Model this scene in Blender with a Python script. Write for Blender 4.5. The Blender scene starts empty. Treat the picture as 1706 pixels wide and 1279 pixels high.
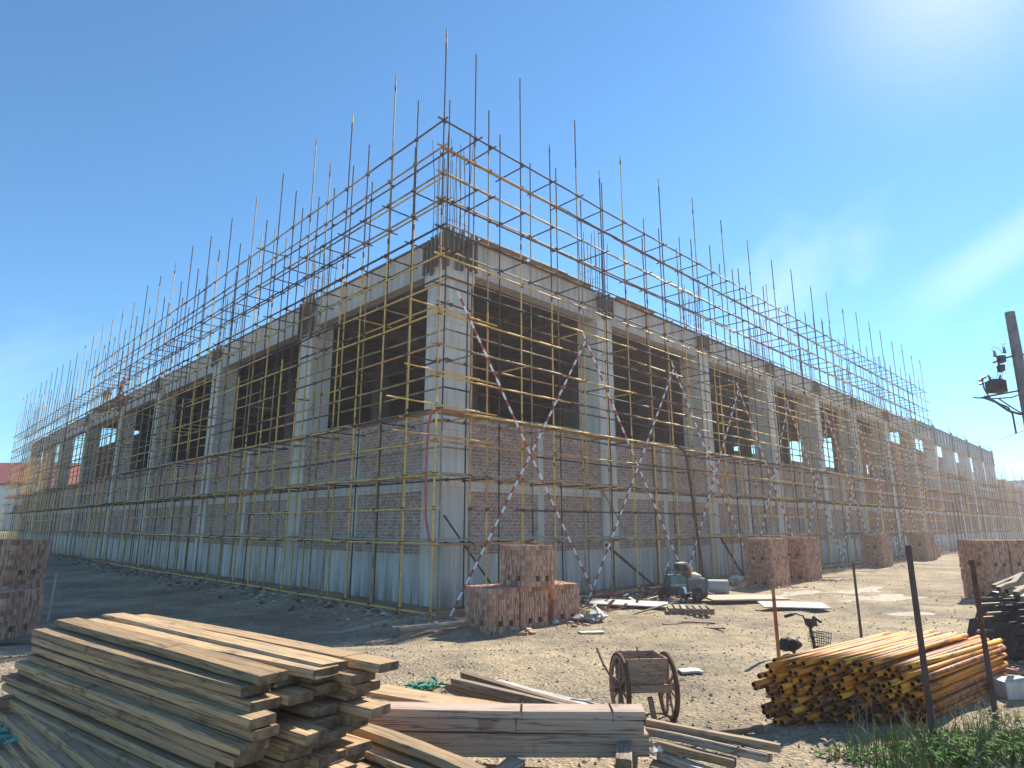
import bpy, math, random
from mathutils import Vector, Matrix, Quaternion
R = math.radians
rnd = random.Random(7)
scn = bpy.context.scene
COL = scn.collection
# ------------------------------------------------------------------ camera / view
PITCH, HC, FPX = 0.221111, 2.45, 1048.4
cam = bpy.data.cameras.new("camera"); cam.sensor_fit = 'HORIZONTAL'; cam.sensor_width = 36.0
cam.lens = FPX / 1706 * 36.0; cam.clip_start = 0.1; cam.clip_end = 6000
camo = bpy.data.objects.new("camera", cam); COL.objects.link(camo)
camo.location = (0, 0, HC); camo.rotation_euler = (math.pi / 2 + PITCH, 0, 0)
scn.camera = camo
scn.view_settings.view_transform = 'Standard'; scn.view_settings.look = 'None'
scn.view_settings.gamma = 1.0; scn.view_settings.exposure = 1.28
# ------------------------------------------------------------------ site survey: ground profile and building axes
def sm(t):
    t = max(0.0, min(1.0, t)); return t * t * (3 - 2 * t)
def hsh(i, j, s=0):
    n = (i * 374761393 + j * 668265263 + s * 362437) & 0x7fffffff
    n = ((n ^ (n >> 13)) * 1274126177) & 0x7fffffff
    return ((n ^ (n >> 16)) & 0xffff) / 65535.0
def vn(x, y, s=0):
    i, j = math.floor(x), math.floor(y); a, b = sm(x - i), sm(y - j)
    return (hsh(i, j, s) * (1 - a) + hsh(i + 1, j, s) * a) * (1 - b) + (hsh(i, j + 1, s) * (1 - a) + hsh(i + 1, j + 1, s) * a) * b
TH = 0.789106
UX, UY = math.sin(TH), math.cos(TH)          # along the sunny facade
VX, VY = -math.cos(TH), math.sin(TH)         # along the shaded facade
OX, OY = -2.19, 17.87                        # foot of the corner scaffold pole
def W(u, v, z): return Vector((OX + UX * u + VX * v, OY + UY * u + VY * v, z))
def UV(x, y):
    dx, dy = x - OX, y - OY; return dx * UX + dy * UY, dx * VX + dy * VY
def zt(x, y):
    """height of the trodden ground"""
    z = 0.45 * sm((15.0 - y) / 5.4)
    u, v = UV(x, y)
    z -= 0.22 * sm((-u - 0.3) / 2.0) * sm((v + 3.2) / 2.0) * sm((y - 12.5) / 3.0)
    f = sm((min(abs(v), abs(u)) if (u > 0 and v > 0) else max(-u if u < 0 else 0, -v if v < 0 else 0)) / 1.5) if y > 12 else 1
    z += f * (0.10 * (vn(x * .45, y * .45, 1) - .5) + 0.05 * (vn(x * 1.3, y * 1.3, 2) - .5) + 0.02 * (vn(x * 3.9, y * 3.9, 3) - .5))
    if y > 11.5 and v < -3.2:
        wv = .5 * (vn(u * .12, 3.0, 11) - .5)
        for c_, d_ in ((-4.9, .05), (-6.5, .05), (-7.6, .035), (-9.3, .035)): z -= d_ * math.exp(-((v + wv - c_) / .22) ** 2) * sm((y - 11.5) / 2)
    return z
def ray(px, py):
    a, b = (px - 853) / FPX, -(py - 639.5) / FPX
    return Vector((a, math.cos(PITCH) - math.sin(PITCH) * b, math.sin(PITCH) + math.cos(PITCH) * b))
def at(px, py, z):
    d = ray(px, py); t = (z - HC) / d.z; return Vector((d.x * t, d.y * t, z))
def gnd(px, py):
    z = 0.0
    for _ in range(12):
        p = at(px, py, z); z = zt(p.x, p.y)
    return at(px, py, z)
# ------------------------------------------------------------------ materials
class N:
    def __init__(s, name):
        s.m = bpy.data.materials.new(name); s.m.use_nodes = True; s.t = s.m.node_tree; s.b = s.t.nodes["Principled BSDF"]
    def n(s, typ, **k):
        x = s.t.nodes.new(typ)
        for a, v in k.items():
            if a == 'i':
                for q, w in v.items(): x.inputs[q].default_value = w
            else: setattr(x, a, v)
        return x
    def l(s, a, ao, b, bi): s.t.links.new(a.outputs[ao], b.inputs[bi])
    def noise(s, scale, detail=4, rough=.55, stretch=None, src='Object'):
        tc = s.n('ShaderNodeTexCoord'); nz = s.n('ShaderNodeTexNoise', i={'Scale': scale, 'Detail': detail, 'Roughness': rough})
        if stretch:
            mp = s.n('ShaderNodeMapping'); mp.inputs['Scale'].default_value = stretch
            s.l(tc, src, mp, 'Vector'); s.l(mp, 'Vector', nz, 'Vector')
        else: s.l(tc, src, nz, 'Vector')
        return nz
    def ramp(s, node, out, stops):
        r = s.n('ShaderNodeValToRGB'); e = r.color_ramp.elements
        while len(e) < len(stops): e.new(0.5)
        for k, (p, c) in enumerate(stops): e[k].position = p; e[k].color = (*c, 1) if len(c) == 3 else c
        s.l(node, out, r, 'Fac'); return r
    def mix(s, fac, a, b, mode='MIX'):
        """fac: float or (node,out); a,b: colour tuple or (node,out)"""
        x = s.n('ShaderNodeMix', data_type='RGBA', blend_type=mode)
        for k, v in ((0, fac), (6, a), (7, b)):
            if isinstance(v, tuple) and len(v) == 2 and not isinstance(v[0], (int, float)): s.t.links.new(v[0].outputs[v[1]], x.inputs[k])
            elif k == 0: x.inputs[k].default_value = v
            else: x.inputs[k].default_value = (*v, 1)
        return (x, 2)
    def base(s, c, rough=.8, spec=.3, metal=0):
        if isinstance(c[0], (int, float)): s.b.inputs['Base Color'].default_value = (*c, 1)
        else: s.t.links.new(c[0].outputs[c[1]], s.b.inputs['Base Color'])
        s.b.inputs['Roughness'].default_value = rough; s.b.inputs['Specular IOR Level'].default_value = spec; s.b.inputs['Metallic'].default_value = metal
        return s
    def bump(s, node, out, strength=.3, dist=.02):
        b = s.n('ShaderNodeBump', i={'Strength': strength, 'Distance': dist}); s.l(node, out, b, 'Height'); s.l(b, 'Normal', s.b, 'Normal'); return s

def m_simple(name, c1, c2, scale=6, rough=.75, bump=.2, stretch=None, spec=.3, metal=0, lo=.35, hi=.68, src='Object', dist=.01):
    k = N(name); nz = k.noise(scale, 5, .6, stretch, src); r = k.ramp(nz, 'Fac', [(lo, c1), (hi, c2)])
    k.base((r, 'Color'), rough, spec, metal)
    if bump: k.bump(nz, 'Fac', bump, dist)
    return k.m
M = {}
def m_rusty(name, c1, c2, rust, amt=.55):
    k = N(name); a = k.noise(5, 5, .6); b = k.noise(7, 6, .75); r = k.ramp(a, 'Fac', [(.35, c1), (.68, c2)]); f = k.ramp(b, 'Fac', [(amt, (0, 0, 0)), (amt + .07, (1, 1, 1))])
    k.base(k.mix((f, 'Color'), (r, 'Color'), rust), .6, .3); k.bump(b, 'Fac', .2, .006); return k.m
M['yellow'] = m_rusty('yellow_paint', (.62, .34, .07), (.82, .52, .15), (.42, .22, .10), .57)
M['orange'] = m_simple('orange_paint', (.40, .16, .07), (.66, .36, .12), 2.0, .55, .1)
M['steel'] = m_simple('dark_steel', (.03, .03, .034), (.085, .075, .072), 3.0, .7, .1, spec=.15)  # tone also lowered so the upper pipes read as backlit
M['worn'] = m_simple('worn_yellow', (.20, .12, .07), (.54, .38, .16), 1.4, .6, .1)
M['rust'] = m_simple('rusty_iron', (.08, .035, .025), (.17, .085, .055), 12, .85, .2, spec=.15)
M['clamp'] = m_simple('clamp_iron', (.035, .03, .03), (.10, .075, .06), 20, .6, 0)
M['red_band'] = m_simple('red_band', (.36, .055, .05), (.48, .10, .085), 5, .5, 0)
M['white_band'] = m_simple('white_band', (.74, .72, .73), (.86, .84, .84), 5, .5, 0)
M['rebar'] = m_simple('rebar', (.05, .035, .03), (.11, .07, .05), 20, .75, 0)
M['black'] = m_simple('black_rubber', (.012, .012, .014), (.03, .03, .032), 8, .6, .1)
M['dark_metal'] = m_simple('dark_painted_metal', (.03, .032, .036), (.07, .07, .075), 6, .5, .1)
M['teal'] = m_rusty('teal_paint', (.03, .16, .17), (.07, .26, .26), (.16, .13, .11), .52)
M['bluegrey'] = m_rusty('blue_grey_paint', (.06, .075, .095), (.12, .13, .15), (.24, .20, .17), .53)
M['orange_plate'] = m_rusty('orange_plate', (.45, .16, .03), (.62, .27, .06), (.13, .06, .03), .55)
M['chrome'] = m_simple('bright_metal', (.5, .5, .5), (.7, .7, .7), 9, .3, 0, metal=.8)
M['white'] = m_simple('dusty_white', (.36, .34, .31), (.60, .58, .54), 5, .7, .1)
M['cement_bag'] = m_simple('pale_bag', (.5, .47, .42), (.72, .70, .66), 9, .8, .4)
M['red_plastic'] = m_simple('red_plastic', (.42, .05, .04), (.6, .12, .09), 6, .5, .1)
M['green_net'] = m_simple('green_net', (.02, .17, .11), (.05, .30, .20), 30, .8, .6)
M['teal_net'] = m_simple('teal_mesh', (.03, .32, .32), (.10, .5, .48), 40, .8, .6)
M['tarp'] = m_simple('black_tarpaulin', (.012, .012, .016), (.035, .035, .045), 4, .55, .4)
M['galv'] = m_simple('grey_mesh_drum', (.30, .31, .30), (.45, .46, .44), 30, .6, .5)
M['red_roof'] = m_simple('red_roof_sheet', (.20, .04, .04), (.30, .07, .06), 2, .7, .05)
M['pale_wall'] = m_simple('pale_wall', (.45, .52, .50), (.58, .64, .62), .8, .8, .05)
M['pole_concrete'] = m_simple('pole_concrete', (.13, .13, .14), (.22, .22, .23), 5, .85, .2)
M['ceramic'] = m_simple('brown_ceramic', (.06, .03, .03), (.12, .06, .05), 10, .35, 0)
M['skin'] = m_simple('skin', (.30, .17, .11), (.38, .22, .15), 10, .6, 0)
M['vest'] = m_simple('orange_vest', (.85, .16, .02), (.9, .26, .04), 10, .7, .1)
M['vest_yellow'] = m_simple('vest_stripe', (.7, .45, .05), (.8, .6, .1), 10, .7, 0)
M['trousers_dark'] = m_simple('dark_trousers', (.03, .035, .05), (.06, .06, .08), 10, .8, .2)
M['trousers_tan'] = m_simple('khaki_trousers', (.22, .17, .10), (.34, .27, .17), 10, .8, .2)
M['helmet_red'] = m_simple('red_helmet', (.5, .06, .03), (.6, .1, .05), 5, .35, 0)
M['helmet_blue'] = m_simple('dark_helmet', (.03, .05, .14), (.06, .09, .2), 5, .35, 0)
M['ply'] = m_simple('plywood', (.35, .27, .19), (.52, .43, .33), 3, .8, .15, (1, 6, 1))
M['greyboard'] = m_simple('grey_board', (.30, .28, .27), (.50, .48, .46), 4, .8, .15)
M['form'] = m_simple('formwork_timber', (.09, .075, .065), (.24, .20, .175), 5, .85, .4, (3, 3, .4))
M['form_red'] = m_simple('red_film_ply', (.24, .15, .11), (.40, .27, .20), 2, .6, .1)
M['form_green'] = m_simple('green_timber', (.06, .13, .11), (.14, .24, .21), 3, .8, .2)
M['form_grey'] = m_simple('grey_form_panel', (.32, .33, .36), (.46, .47, .50), 1.2, .7, .1)
M['bamboo'] = m_simple('walkway_board', (.28, .21, .15), (.52, .42, .32), 6, .85, .4, (4, 4, 1))
M['concrete_dark'] = m_simple('shade_dark_concrete', (.08, .078, .075), (.15, .147, .14), 1.5, .9, .1)  # concrete darkened so the shade indoors is in its colour
M['leaf'] = m_simple('weed_leaf', (.04, .11, .015), (.10, .21, .03), 9, .8, .1, spec=.1)
M['stalk_dry'] = m_simple('dry_stalk', (.30, .25, .13), (.44, .38, .22), 12, .8, .1)
def wood(name, dark, light, grey):
    k = N(name); tc = k.n('ShaderNodeTexCoord'); oi = k.n('ShaderNodeObjectInfo')
    ad = k.n('ShaderNodeVectorMath', operation='ADD'); sc = k.n('ShaderNodeVectorMath', operation='SCALE'); sc.inputs[3].default_value = 40
    k.t.links.new(oi.outputs['Random'], sc.inputs[0]); k.l(tc, 'Object', ad, 0); k.l(sc, 0, ad, 1)
    mp = k.n('ShaderNodeMapping'); mp.inputs['Scale'].default_value = (1.2, 22, 30); k.l(ad, 0, mp, 'Vector')
    g = k.n('ShaderNodeTexNoise', i={'Scale': 1.6, 'Detail': 6, 'Roughness': .65, 'Distortion': .4}); k.l(mp, 'Vector', g, 'Vector')
    r = k.ramp(g, 'Fac', [(.30, dark), (.46, tuple(c * .8 for c in light)), (.6, light), (.8, tuple(min(1, c * 1.3) for c in light))])
    mp2 = k.n('ShaderNodeMapping'); mp2.inputs['Scale'].default_value = (1.1, 4, 6); k.l(ad, 0, mp2, 'Vector')
    d = k.n('ShaderNodeTexNoise', i={'Scale': 1.3, 'Detail': 5, 'Roughness': .7}); k.l(mp2, 'Vector', d, 'Vector')
    dr = k.ramp(d, 'Fac', [(.38, (0, 0, 0)), (.62, (1, 1, 1))])
    c = k.mix((dr, 'Color'), (r, 'Color'), grey)
    mp3 = k.n('ShaderNodeMapping'); mp3.inputs['Scale'].default_value = (.55, 30, 22); k.l(ad, 0, mp3, 'Vector')
    cn = k.n('ShaderNodeTexNoise', i={'Scale': 1.0, 'Detail': 3, 'Roughness': .5}); k.l(mp3, 'Vector', cn, 'Vector')
    crk = k.ramp(cn, 'Fac', [(.47, (1, 1, 1)), (.492, (.28, .26, .25)), (.508, (.28, .26, .25)), (.53, (1, 1, 1))])
    c = k.mix(.75, c, (crk, 'Color'), 'MULTIPLY')
    sp_ = k.n('ShaderNodeTexNoise', i={'Scale': 3.2, 'Detail': 3, 'Roughness': .6}); k.l(ad, 0, sp_, 'Vector')
    spr = k.ramp(sp_, 'Fac', [(.62, (1, 1, 1)), (.70, (.55, .5, .45))]); c = k.mix(.8, c, (spr, 'Color'), 'MULTIPLY')
    hv = k.n('ShaderNodeHueSaturation'); mr = k.n('ShaderNodeMapRange', i={'To Min': .58, 'To Max': 1.15}); k.l(oi, 'Random', mr, 'Value')
    k.l(mr, 'Result', hv, 'Value'); k.t.links.new(c[0].outputs[c[1]], hv.inputs['Color'])
    k.base((hv, 'Color'), .82, .2); k.bump(g, 'Fac', .5, .004); return k.m
M['plank'] = wood('weathered_plank', (.16, .095, .05), (.58, .385, .21), (.36, .265, .17))
M['plank_end'] = m_simple('plank_end_grain', (.07, .05, .035), (.20, .14, .09), 14, .9, .4)
M['timber'] = wood('mauve_timber', (.34, .22, .155), (.64, .47, .36), (.50, .39, .32))
M['cartwood'] = wood('cart_wood', (.17, .09, .055), (.42, .26, .17), (.30, .215, .16))
M['stick'] = wood('stick_wood', (.22, .15, .10), (.46, .36, .25), (.34, .29, .23))
# pipes: painted, every pipe its own tone
k = N('pipe_paint'); oi = k.n('ShaderNodeObjectInfo'); nz = k.noise(5, 5, .65, (.5, 3, 3))
r = k.ramp(oi, 'Random', [(0, (.50, .125, .010)), (.4, (.65, .205, .016)), (.75, (.76, .29, .025)), (1, (.82, .39, .045))])
rr = k.ramp(nz, 'Fac', [(.50, (0, 0, 0)), (.64, (1, 1, 1))])
c = k.mix((rr, 'Color'), (r, 'Color'), (.20, .09, .04)); k.base(c, .6, .25); M['pipe'] = k.m
M['pipe_in'] = m_simple('pipe_bore', (.03, .012, .006), (.08, .035, .015), 10, .9, 0)
# bricks as geometry, each brick its own tone
k = N('brick_solid'); gm = k.n('ShaderNodeNewGeometry'); nz = k.noise(30, 4, .6)
r = k.ramp(gm, 'Random Per Island', [(0, (.30, .125, .08)), (.3, (.46, .215, .14)), (.7, (.56, .32, .22)), (1, (.62, .44, .33))])
c = k.mix(.25, (r, 'Color'), (.36, .22, .16)); k.base(c, .9, .15); k.bump(nz, 'Fac', .4, .004); M['brick'] = k.m
# brick infill walls: courses in shader, mortar, smears, broken faces
def wallmat(name, b1, b2, mort, smear):
    k = N(name); gm = k.n('ShaderNodeNewGeometry')
    d = k.n('ShaderNodeVectorMath', operation='DOT_PRODUCT'); d.inputs[1].default_value = (UX + VX, UY + VY, 0); k.l(gm, 'Position', d, 0)
    sp = k.n('ShaderNodeSeparateXYZ'); k.l(gm, 'Position', sp, 0)
    cb = k.n('ShaderNodeCombineXYZ'); k.l(d, 'Value', cb, 'X'); k.l(sp, 'Z', cb, 'Y')
    br = k.n('ShaderNodeTexBrick', i={'Scale': 1.0, 'Mortar Size': .014, 'Brick Width': .26, 'Row Height': .115, 'Color1': (*b1, 1), 'Color2': (*b2, 1), 'Mortar': (*mort, 1), 'Bias': 0.0, 'Mortar Smooth': .2})
    k.l(cb, 0, br, 'Vector')
    n1 = k.n('ShaderNodeTexNoise', i={'Scale': 7.0, 'Detail': 6, 'Roughness': .8}); k.l(gm, 'Position', n1, 'Vector')
    n2 = k.n('ShaderNodeTexNoise', i={'Scale': .55, 'Detail': 5, 'Roughness': .6}); k.l(gm, 'Position', n2, 'Vector')
    r1 = k.ramp(n1, 'Fac', [(.32, (.42, .40, .40)), (.50, (.95, .93, .9)), (.68, (1.5, 1.42, 1.35))])
    c = k.mix(.95, (br, 'Color'), (r1, 'Color'), 'MULTIPLY')
    r2 = k.ramp(n2, 'Fac', [(.55, (0, 0, 0)), (.72, (.6, .6, .6))])
    c = k.mix((r2, 'Color'), c, smear)
    k.base(c, .92, .15); k.bump(br, 'Fac', -.6, .012); return k.m
M['wall'] = wallmat('brick_infill', (.34, .215, .18), (.47, .32, .275), (.54, .475, .43), (.46, .385, .35))
M['wall_far'] = wallmat('red_brick_infill', (.38, .18, .13), (.46, .24, .18), (.42, .31, .26), (.42, .28, .23))
M['wall_in'] = wallmat('shade_dark_brick', (.022, .021, .022), (.03, .028, .028), (.028, .027, .027), (.03, .028, .028))  # near-black brick: interior darkness put into the colour
def concrete(name, c1, c2, stain):
    k = N(name); gm = k.n('ShaderNodeNewGeometry')
    mp = k.n('ShaderNodeMapping'); mp.inputs['Scale'].default_value = (2.2, 2.2, .22); k.l(gm, 'Position', mp, 'Vector')
    a = k.n('ShaderNodeTexNoise', i={'Scale': 1.6, 'Detail': 6, 'Roughness': .62}); k.l(mp, 'Vector', a, 'Vector')
    b = k.n('ShaderNodeTexNoise', i={'Scale': 1.1, 'Detail': 6, 'Roughness': .6}); k.l(gm, 'Position', b, 'Vector')
    f = k.n('ShaderNodeTexNoise', i={'Scale': 30, 'Detail': 4, 'Roughness': .6}); k.l(gm, 'Position', f, 'Vector')
    r = k.ramp(b, 'Fac', [(.3, c1), (.7, c2)]); sr = k.ramp(a, 'Fac', [(.44, (0, 0, 0)), (.70, (.9, .9, .9))])
    c = k.mix((sr, 'Color'), (r, 'Color'), stain)
    d = k.n('ShaderNodeVectorMath', operation='DOT_PRODUCT'); d.inputs[1].default_value = (UX + VX, UY + VY, 0); k.l(gm, 'Position', d, 0); sp = k.n('ShaderNodeSeparateXYZ'); k.l(gm, 'Position', sp, 0)
    cb = k.n('ShaderNodeCombineXYZ'); k.l(d, 'Value', cb, 'X'); k.l(sp, 'Z', cb, 'Y')
    br = k.n('ShaderNodeTexBrick', i={'Scale': 1.0, 'Mortar Size': .012, 'Brick Width': .92, 'Row Height': 1.83, 'Color1': (1, 1, 1, 1), 'Color2': (.88, .88, .88, 1), 'Mortar': (.55, .53, .5, 1), 'Mortar Smooth': .4}); k.l(cb, 0, br, 'Vector'); c = k.mix(.7, c, (br, 'Color'), 'MULTIPLY')
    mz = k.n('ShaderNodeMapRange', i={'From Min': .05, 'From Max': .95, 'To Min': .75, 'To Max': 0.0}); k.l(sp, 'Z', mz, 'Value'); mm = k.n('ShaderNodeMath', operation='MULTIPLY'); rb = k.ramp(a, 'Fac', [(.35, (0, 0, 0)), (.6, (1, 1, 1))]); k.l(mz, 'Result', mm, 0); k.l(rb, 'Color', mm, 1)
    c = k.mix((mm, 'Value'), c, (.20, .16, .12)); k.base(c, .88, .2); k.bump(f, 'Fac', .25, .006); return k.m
M['concrete'] = concrete('column_concrete', (.66, .60, .545), (.76, .70, .645), (.50, .45, .40))
M['plinth'] = concrete('plinth_concrete', (.58, .545, .52), (.70, .66, .635), (.40, .36, .33))
M['beam'] = concrete('beam_concrete', (.56, .51, .475), (.68, .625, .585), (.40, .35, .315))
# ground: dusty gravel with trodden patches
k = N('dusty_gravel'); gm = k.n('ShaderNodeNewGeometry')
def gn(sc, det, ro):
    x = k.n('ShaderNodeTexNoise', i={'Scale': sc, 'Detail': det, 'Roughness': ro}); k.l(gm, 'Position', x, 'Vector'); return x
a, b, f = gn(.28, 6, .62), gn(1.7, 6, .65), gn(26, 4, .7)
vo = k.n('ShaderNodeTexVoronoi', i={'Scale': 26.0, 'Randomness': 1.0}); k.l(gm, 'Position', vo, 'Vector')
r1 = k.ramp(a, 'Fac', [(.34, (.20, .175, .14)), (.50, (.34, .285, .205)), (.66, (.46, .38, .26))])
r2 = k.ramp(b, 'Fac', [(.33, (.62, .63, .66)), (.62, (1.12, 1.08, 1.02))])
c = k.mix(.8, (r1, 'Color'), (r2, 'Color'), 'MULTIPLY')
sx = k.n('ShaderNodeSeparateColor'); k.l(vo, 'Color', sx, 0)
r3 = k.ramp(sx, 0, [(0, (.62, .62, .64)), (.5, (.98, .97, .95)), (1, (1.4, 1.34, 1.26))])
c = k.mix(.75, c, (r3, 'Color'), 'MULTIPLY')
r4 = k.ramp(f, 'Fac', [(.35, (.72, .72, .72)), (.65, (1.2, 1.2, 1.2))]); c = k.mix(.6, c, (r4, 'Color'), 'MULTIPLY')
k.base(c, .95, .1)
bp = k.n('ShaderNodeBump', i={'Strength': .8, 'Distance': .025}); k.l(vo, 'Distance', bp, 'Height')
bp2 = k.n('ShaderNodeBump', i={'Strength': .6, 'Distance': .05}); k.l(f, 'Fac', bp2, 'Height'); k.l(bp, 'Normal', bp2, 'Normal'); k.l(bp2, 'Normal', k.b, 'Normal')
M['ground'] = k.m
k = N('gravel_stone'); gm = k.n('ShaderNodeNewGeometry')
r = k.ramp(gm, 'Random Per Island', [(0, (.12, .11, .10)), (.5, (.27, .235, .19)), (1, (.44, .40, .33))]); k.base((r, 'Color'), .92, .1); M['stone'] = k.m
k = N('rubble_mix'); gm = k.n('ShaderNodeNewGeometry')
r = k.ramp(gm, 'Random Per Island', [(0, (.05, .04, .035)), (.3, (.16, .10, .075)), (.55, (.30, .19, .14)), (.8, (.38, .35, .31)), (1, (.58, .55, .48))]); k.base((r, 'Color'), .92, .1); M['rubble'] = k.m
k = N('grass_blade'); gm = k.n('ShaderNodeNewGeometry')
r = k.ramp(gm, 'Random Per Island', [(0, (.03, .08, .012)), (.5, (.075, .15, .025)), (.85, (.14, .21, .05)), (1, (.30, .27, .12))]); k.base((r, 'Color'), .6, .25)
k.b.inputs['Subsurface Weight'].default_value = 0.0; M['grass'] = k.m
# ------------------------------------------------------------------ mesh builder
class MB:
    def __init__(s): s.v = []; s.f = []; s.mi = []; s.mats = []; s.sm = []
    def mat(s, m):
        m = M[m]
        if m not in s.mats: s.mats.append(m)
        return s.mats.index(m)
    def add(s, vs, fs, m, smooth=False):
        o = len(s.v); k = s.mat(m); s.v += [tuple(v) for v in vs]
        for f in fs: s.f.append(tuple(i + o for i in f)); s.mi.append(k); s.sm.append(smooth)
        return s
    def box(s, c, sz, m, ax=None, jit=0):
        """box at centre c, full size sz, axes ax=(X,Y,Z) unit vectors"""
        X, Y, Z = ax or (Vector((1, 0, 0)), Vector((0, 1, 0)), Vector((0, 0, 1))); c = Vector(c); vs = []
        for z in (-.5, .5):
            for x, y in ((-.5, -.5), (.5, -.5), (.5, .5), (-.5, .5)):
                p = c + X * (x * sz[0]) + Y * (y * sz[1]) + Z * (z * sz[2])
                if jit: p = p + Vector((rnd.uniform(-jit, jit), rnd.uniform(-jit, jit), rnd.uniform(-jit, jit)))
                vs.append(p)
        return s.add(vs, [(3, 2, 1, 0), (4, 5, 6, 7), (0, 1, 5, 4), (1, 2, 6, 5), (2, 3, 7, 6), (3, 0, 4, 7)], m)
    def ubox(s, u0, u1, v0, v1, z0, z1, m):
        """box in building axes"""
        return s.box(W((u0 + u1) / 2, (v0 + v1) / 2, (z0 + z1) / 2), (u1 - u0, v1 - v0, z1 - z0), m, UAX)
    def bar(s, a, b, w, h, m, up=Vector((0, 0, 1))):
        """rectangular bar from a to b, w across, h along up"""
        a, b = Vector(a), Vector(b); X = (b - a); L = X.length; X = X / L; Y = up.cross(X)
        if Y.length < 1e-4: Y = Vector((1, 0, 0)).cross(X)
        Y.normalize(); Z = X.cross(Y); return s.box((a + b) / 2, (L, w, h), m, (X, Y, Z))
    def tube(s, pts, r, m, n=6, cap=True, smooth=True):
        pts = [Vector(p) for p in pts]; vs = []; fs = []; rs = r if isinstance(r, (list, tuple)) else [r] * len(pts)
        ref = None
        for i, p in enumerate(pts):
            t = (pts[min(i + 1, len(pts) - 1)] - pts[max(i - 1, 0)]).normalized()
            if ref is None: ref = Vector((0, 0, 1)) if abs(t.z) < .9 else Vector((1, 0, 0))
            a = t.cross(ref); a.normalize(); b = t.cross(a); ref = b.cross(t) if False else ref
            for k in range(n):
                g = 2 * math.pi * k / n; vs.append(p + (a * math.cos(g) + b * math.sin(g)) * rs[i])
        for i in range(len(pts) - 1):
            for k in range(n):
                q = (k + 1) % n; fs.append((i * n + k, i * n + q, (i + 1) * n + q, (i + 1) * n + k))
        s.add(vs, fs, m, smooth)
        if cap:
            e = (len(pts) - 1) * n
            s.add(vs[:n], [tuple(range(n))[::-1]], m); s.add(vs[e:], [tuple(range(n))], m)
        return s
    def ring(s, c, ax, R_, r, m, n=28, k=6, flat=None):
        """torus with centre c, axis ax"""
        ax = Vector(ax).normalized(); a = ax.orthogonal().normalized(); b = ax.cross(a); vs = []; fs = []
        for i in range(n):
            g = 2 * math.pi * i / n; d = a * math.cos(g) + b * math.sin(g)
            for j in range(k):
                h = 2 * math.pi * j / k; vs.append(Vector(c) + d * (R_ + r * math.cos(h)) + ax * ((flat or r) * math.sin(h)))
        for i in range(n):
            for j in range(k):
                fs.append((i * k + j, ((i + 1) % n) * k + j, ((i + 1) % n) * k + (j + 1) % k, i * k + (j + 1) % k))
        return s.add(vs, fs, m, True)
    def rock(s, c, r, m, squash=.7):
        c = Vector(c); vs = []
        for d in ((1, 0, 0), (0, 1, 0), (-1, 0, 0), (0, -1, 0), (0, 0, 1), (0, 0, -1)):
            q = r * rnd.uniform(.65, 1.25); vs.append(c + Vector((d[0] * q + rnd.uniform(-.3, .3) * r, d[1] * q + rnd.uniform(-.3, .3) * r, d[2] * q * squash)))
        return s.add(vs, [(0, 1, 4), (1, 2, 4), (2, 3, 4), (3, 0, 4), (1, 0, 5), (2, 1, 5), (3, 2, 5), (0, 3, 5)], m)
    def mesh(s, name, org=Vector((0, 0, 0))):
        me = bpy.data.meshes.new(name); o = Vector(org)
        me.from_pydata([(v[0] - o.x, v[1] - o.y, v[2] - o.z) for v in s.v], [], s.f)
        for m in s.mats: me.materials.append(m)
        me.polygons.foreach_set('material_index', s.mi); me.polygons.foreach_set('use_smooth', s.sm); me.update(); return me
    def build(s, name, parent=None, org=None):
        org = Vector(org) if org is not None else (world_of(parent) if parent else Vector((0, 0, 0)))
        o = bpy.data.objects.new(name, s.mesh(name, org)); COL.objects.link(o)
        if parent: o.parent = parent; o.location = org - world_of(parent)
        else: o.location = org
        POS[o.name] = org; return o
UAX = (Vector((UX, UY, 0)), Vector((VX, VY, 0)), Vector((0, 0, 1)))
POS = {}
def world_of(o): return POS[o.name]
def tag(o, label, cat, group=None, kind=None):
    if label: o['label'] = label
    if cat: o['category'] = cat
    if group: o['group'] = group
    if kind: o['kind'] = kind
    return o
def thing(name, loc, label, cat, group=None):
    o = bpy.data.objects.new(name, None); COL.objects.link(o); o.location = loc; o.empty_display_size = .2; POS[o.name] = Vector(loc)
    return tag(o, label, cat, group)
def dup(root, loc, rz, label, group=None):
    r = root.copy(); COL.objects.link(r); r.location = loc; r.rotation_euler = (0, 0, rz); POS[r.name] = Vector(loc); tag(r, label, None, group)
    for ch in list(root.children):
        c = ch.copy(); COL.objects.link(c); c.parent = r
        for g in list(ch.children):
            d = g.copy(); COL.objects.link(d); d.parent = c
    return r
ORD = ['zeroth', 'first', 'second', 'third', 'fourth', 'fifth', 'sixth', 'seventh', 'eighth', 'ninth', 'tenth', 'eleventh', 'twelfth', 'thirteenth', 'fourteenth', 'fifteenth', 'sixteenth', 'seventeenth', 'eighteenth', 'nineteenth', 'twentieth', 'twenty-first', 'twenty-second', 'twenty-third', 'twenty-fourth', 'twenty-fifth']
CAMP = Vector((0, 0, HC))
def parts(name, items, root, cap=100):
    """items: (point, function(MB)); the CAP nearest become parts, the rest one stuff part"""
    items = sorted(items, key=lambda q: (q[0] - CAMP).length); base = world_of(root)
    for p, fn in items[:cap]:
        mb = MB(); fn(mb); mb.build(name, root, base)
    if len(items) > cap:
        mb = MB()
        for p, fn in items[cap:]: fn(mb)
        mb.build(name, root, base)['kind'] = 'stuff'
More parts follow.
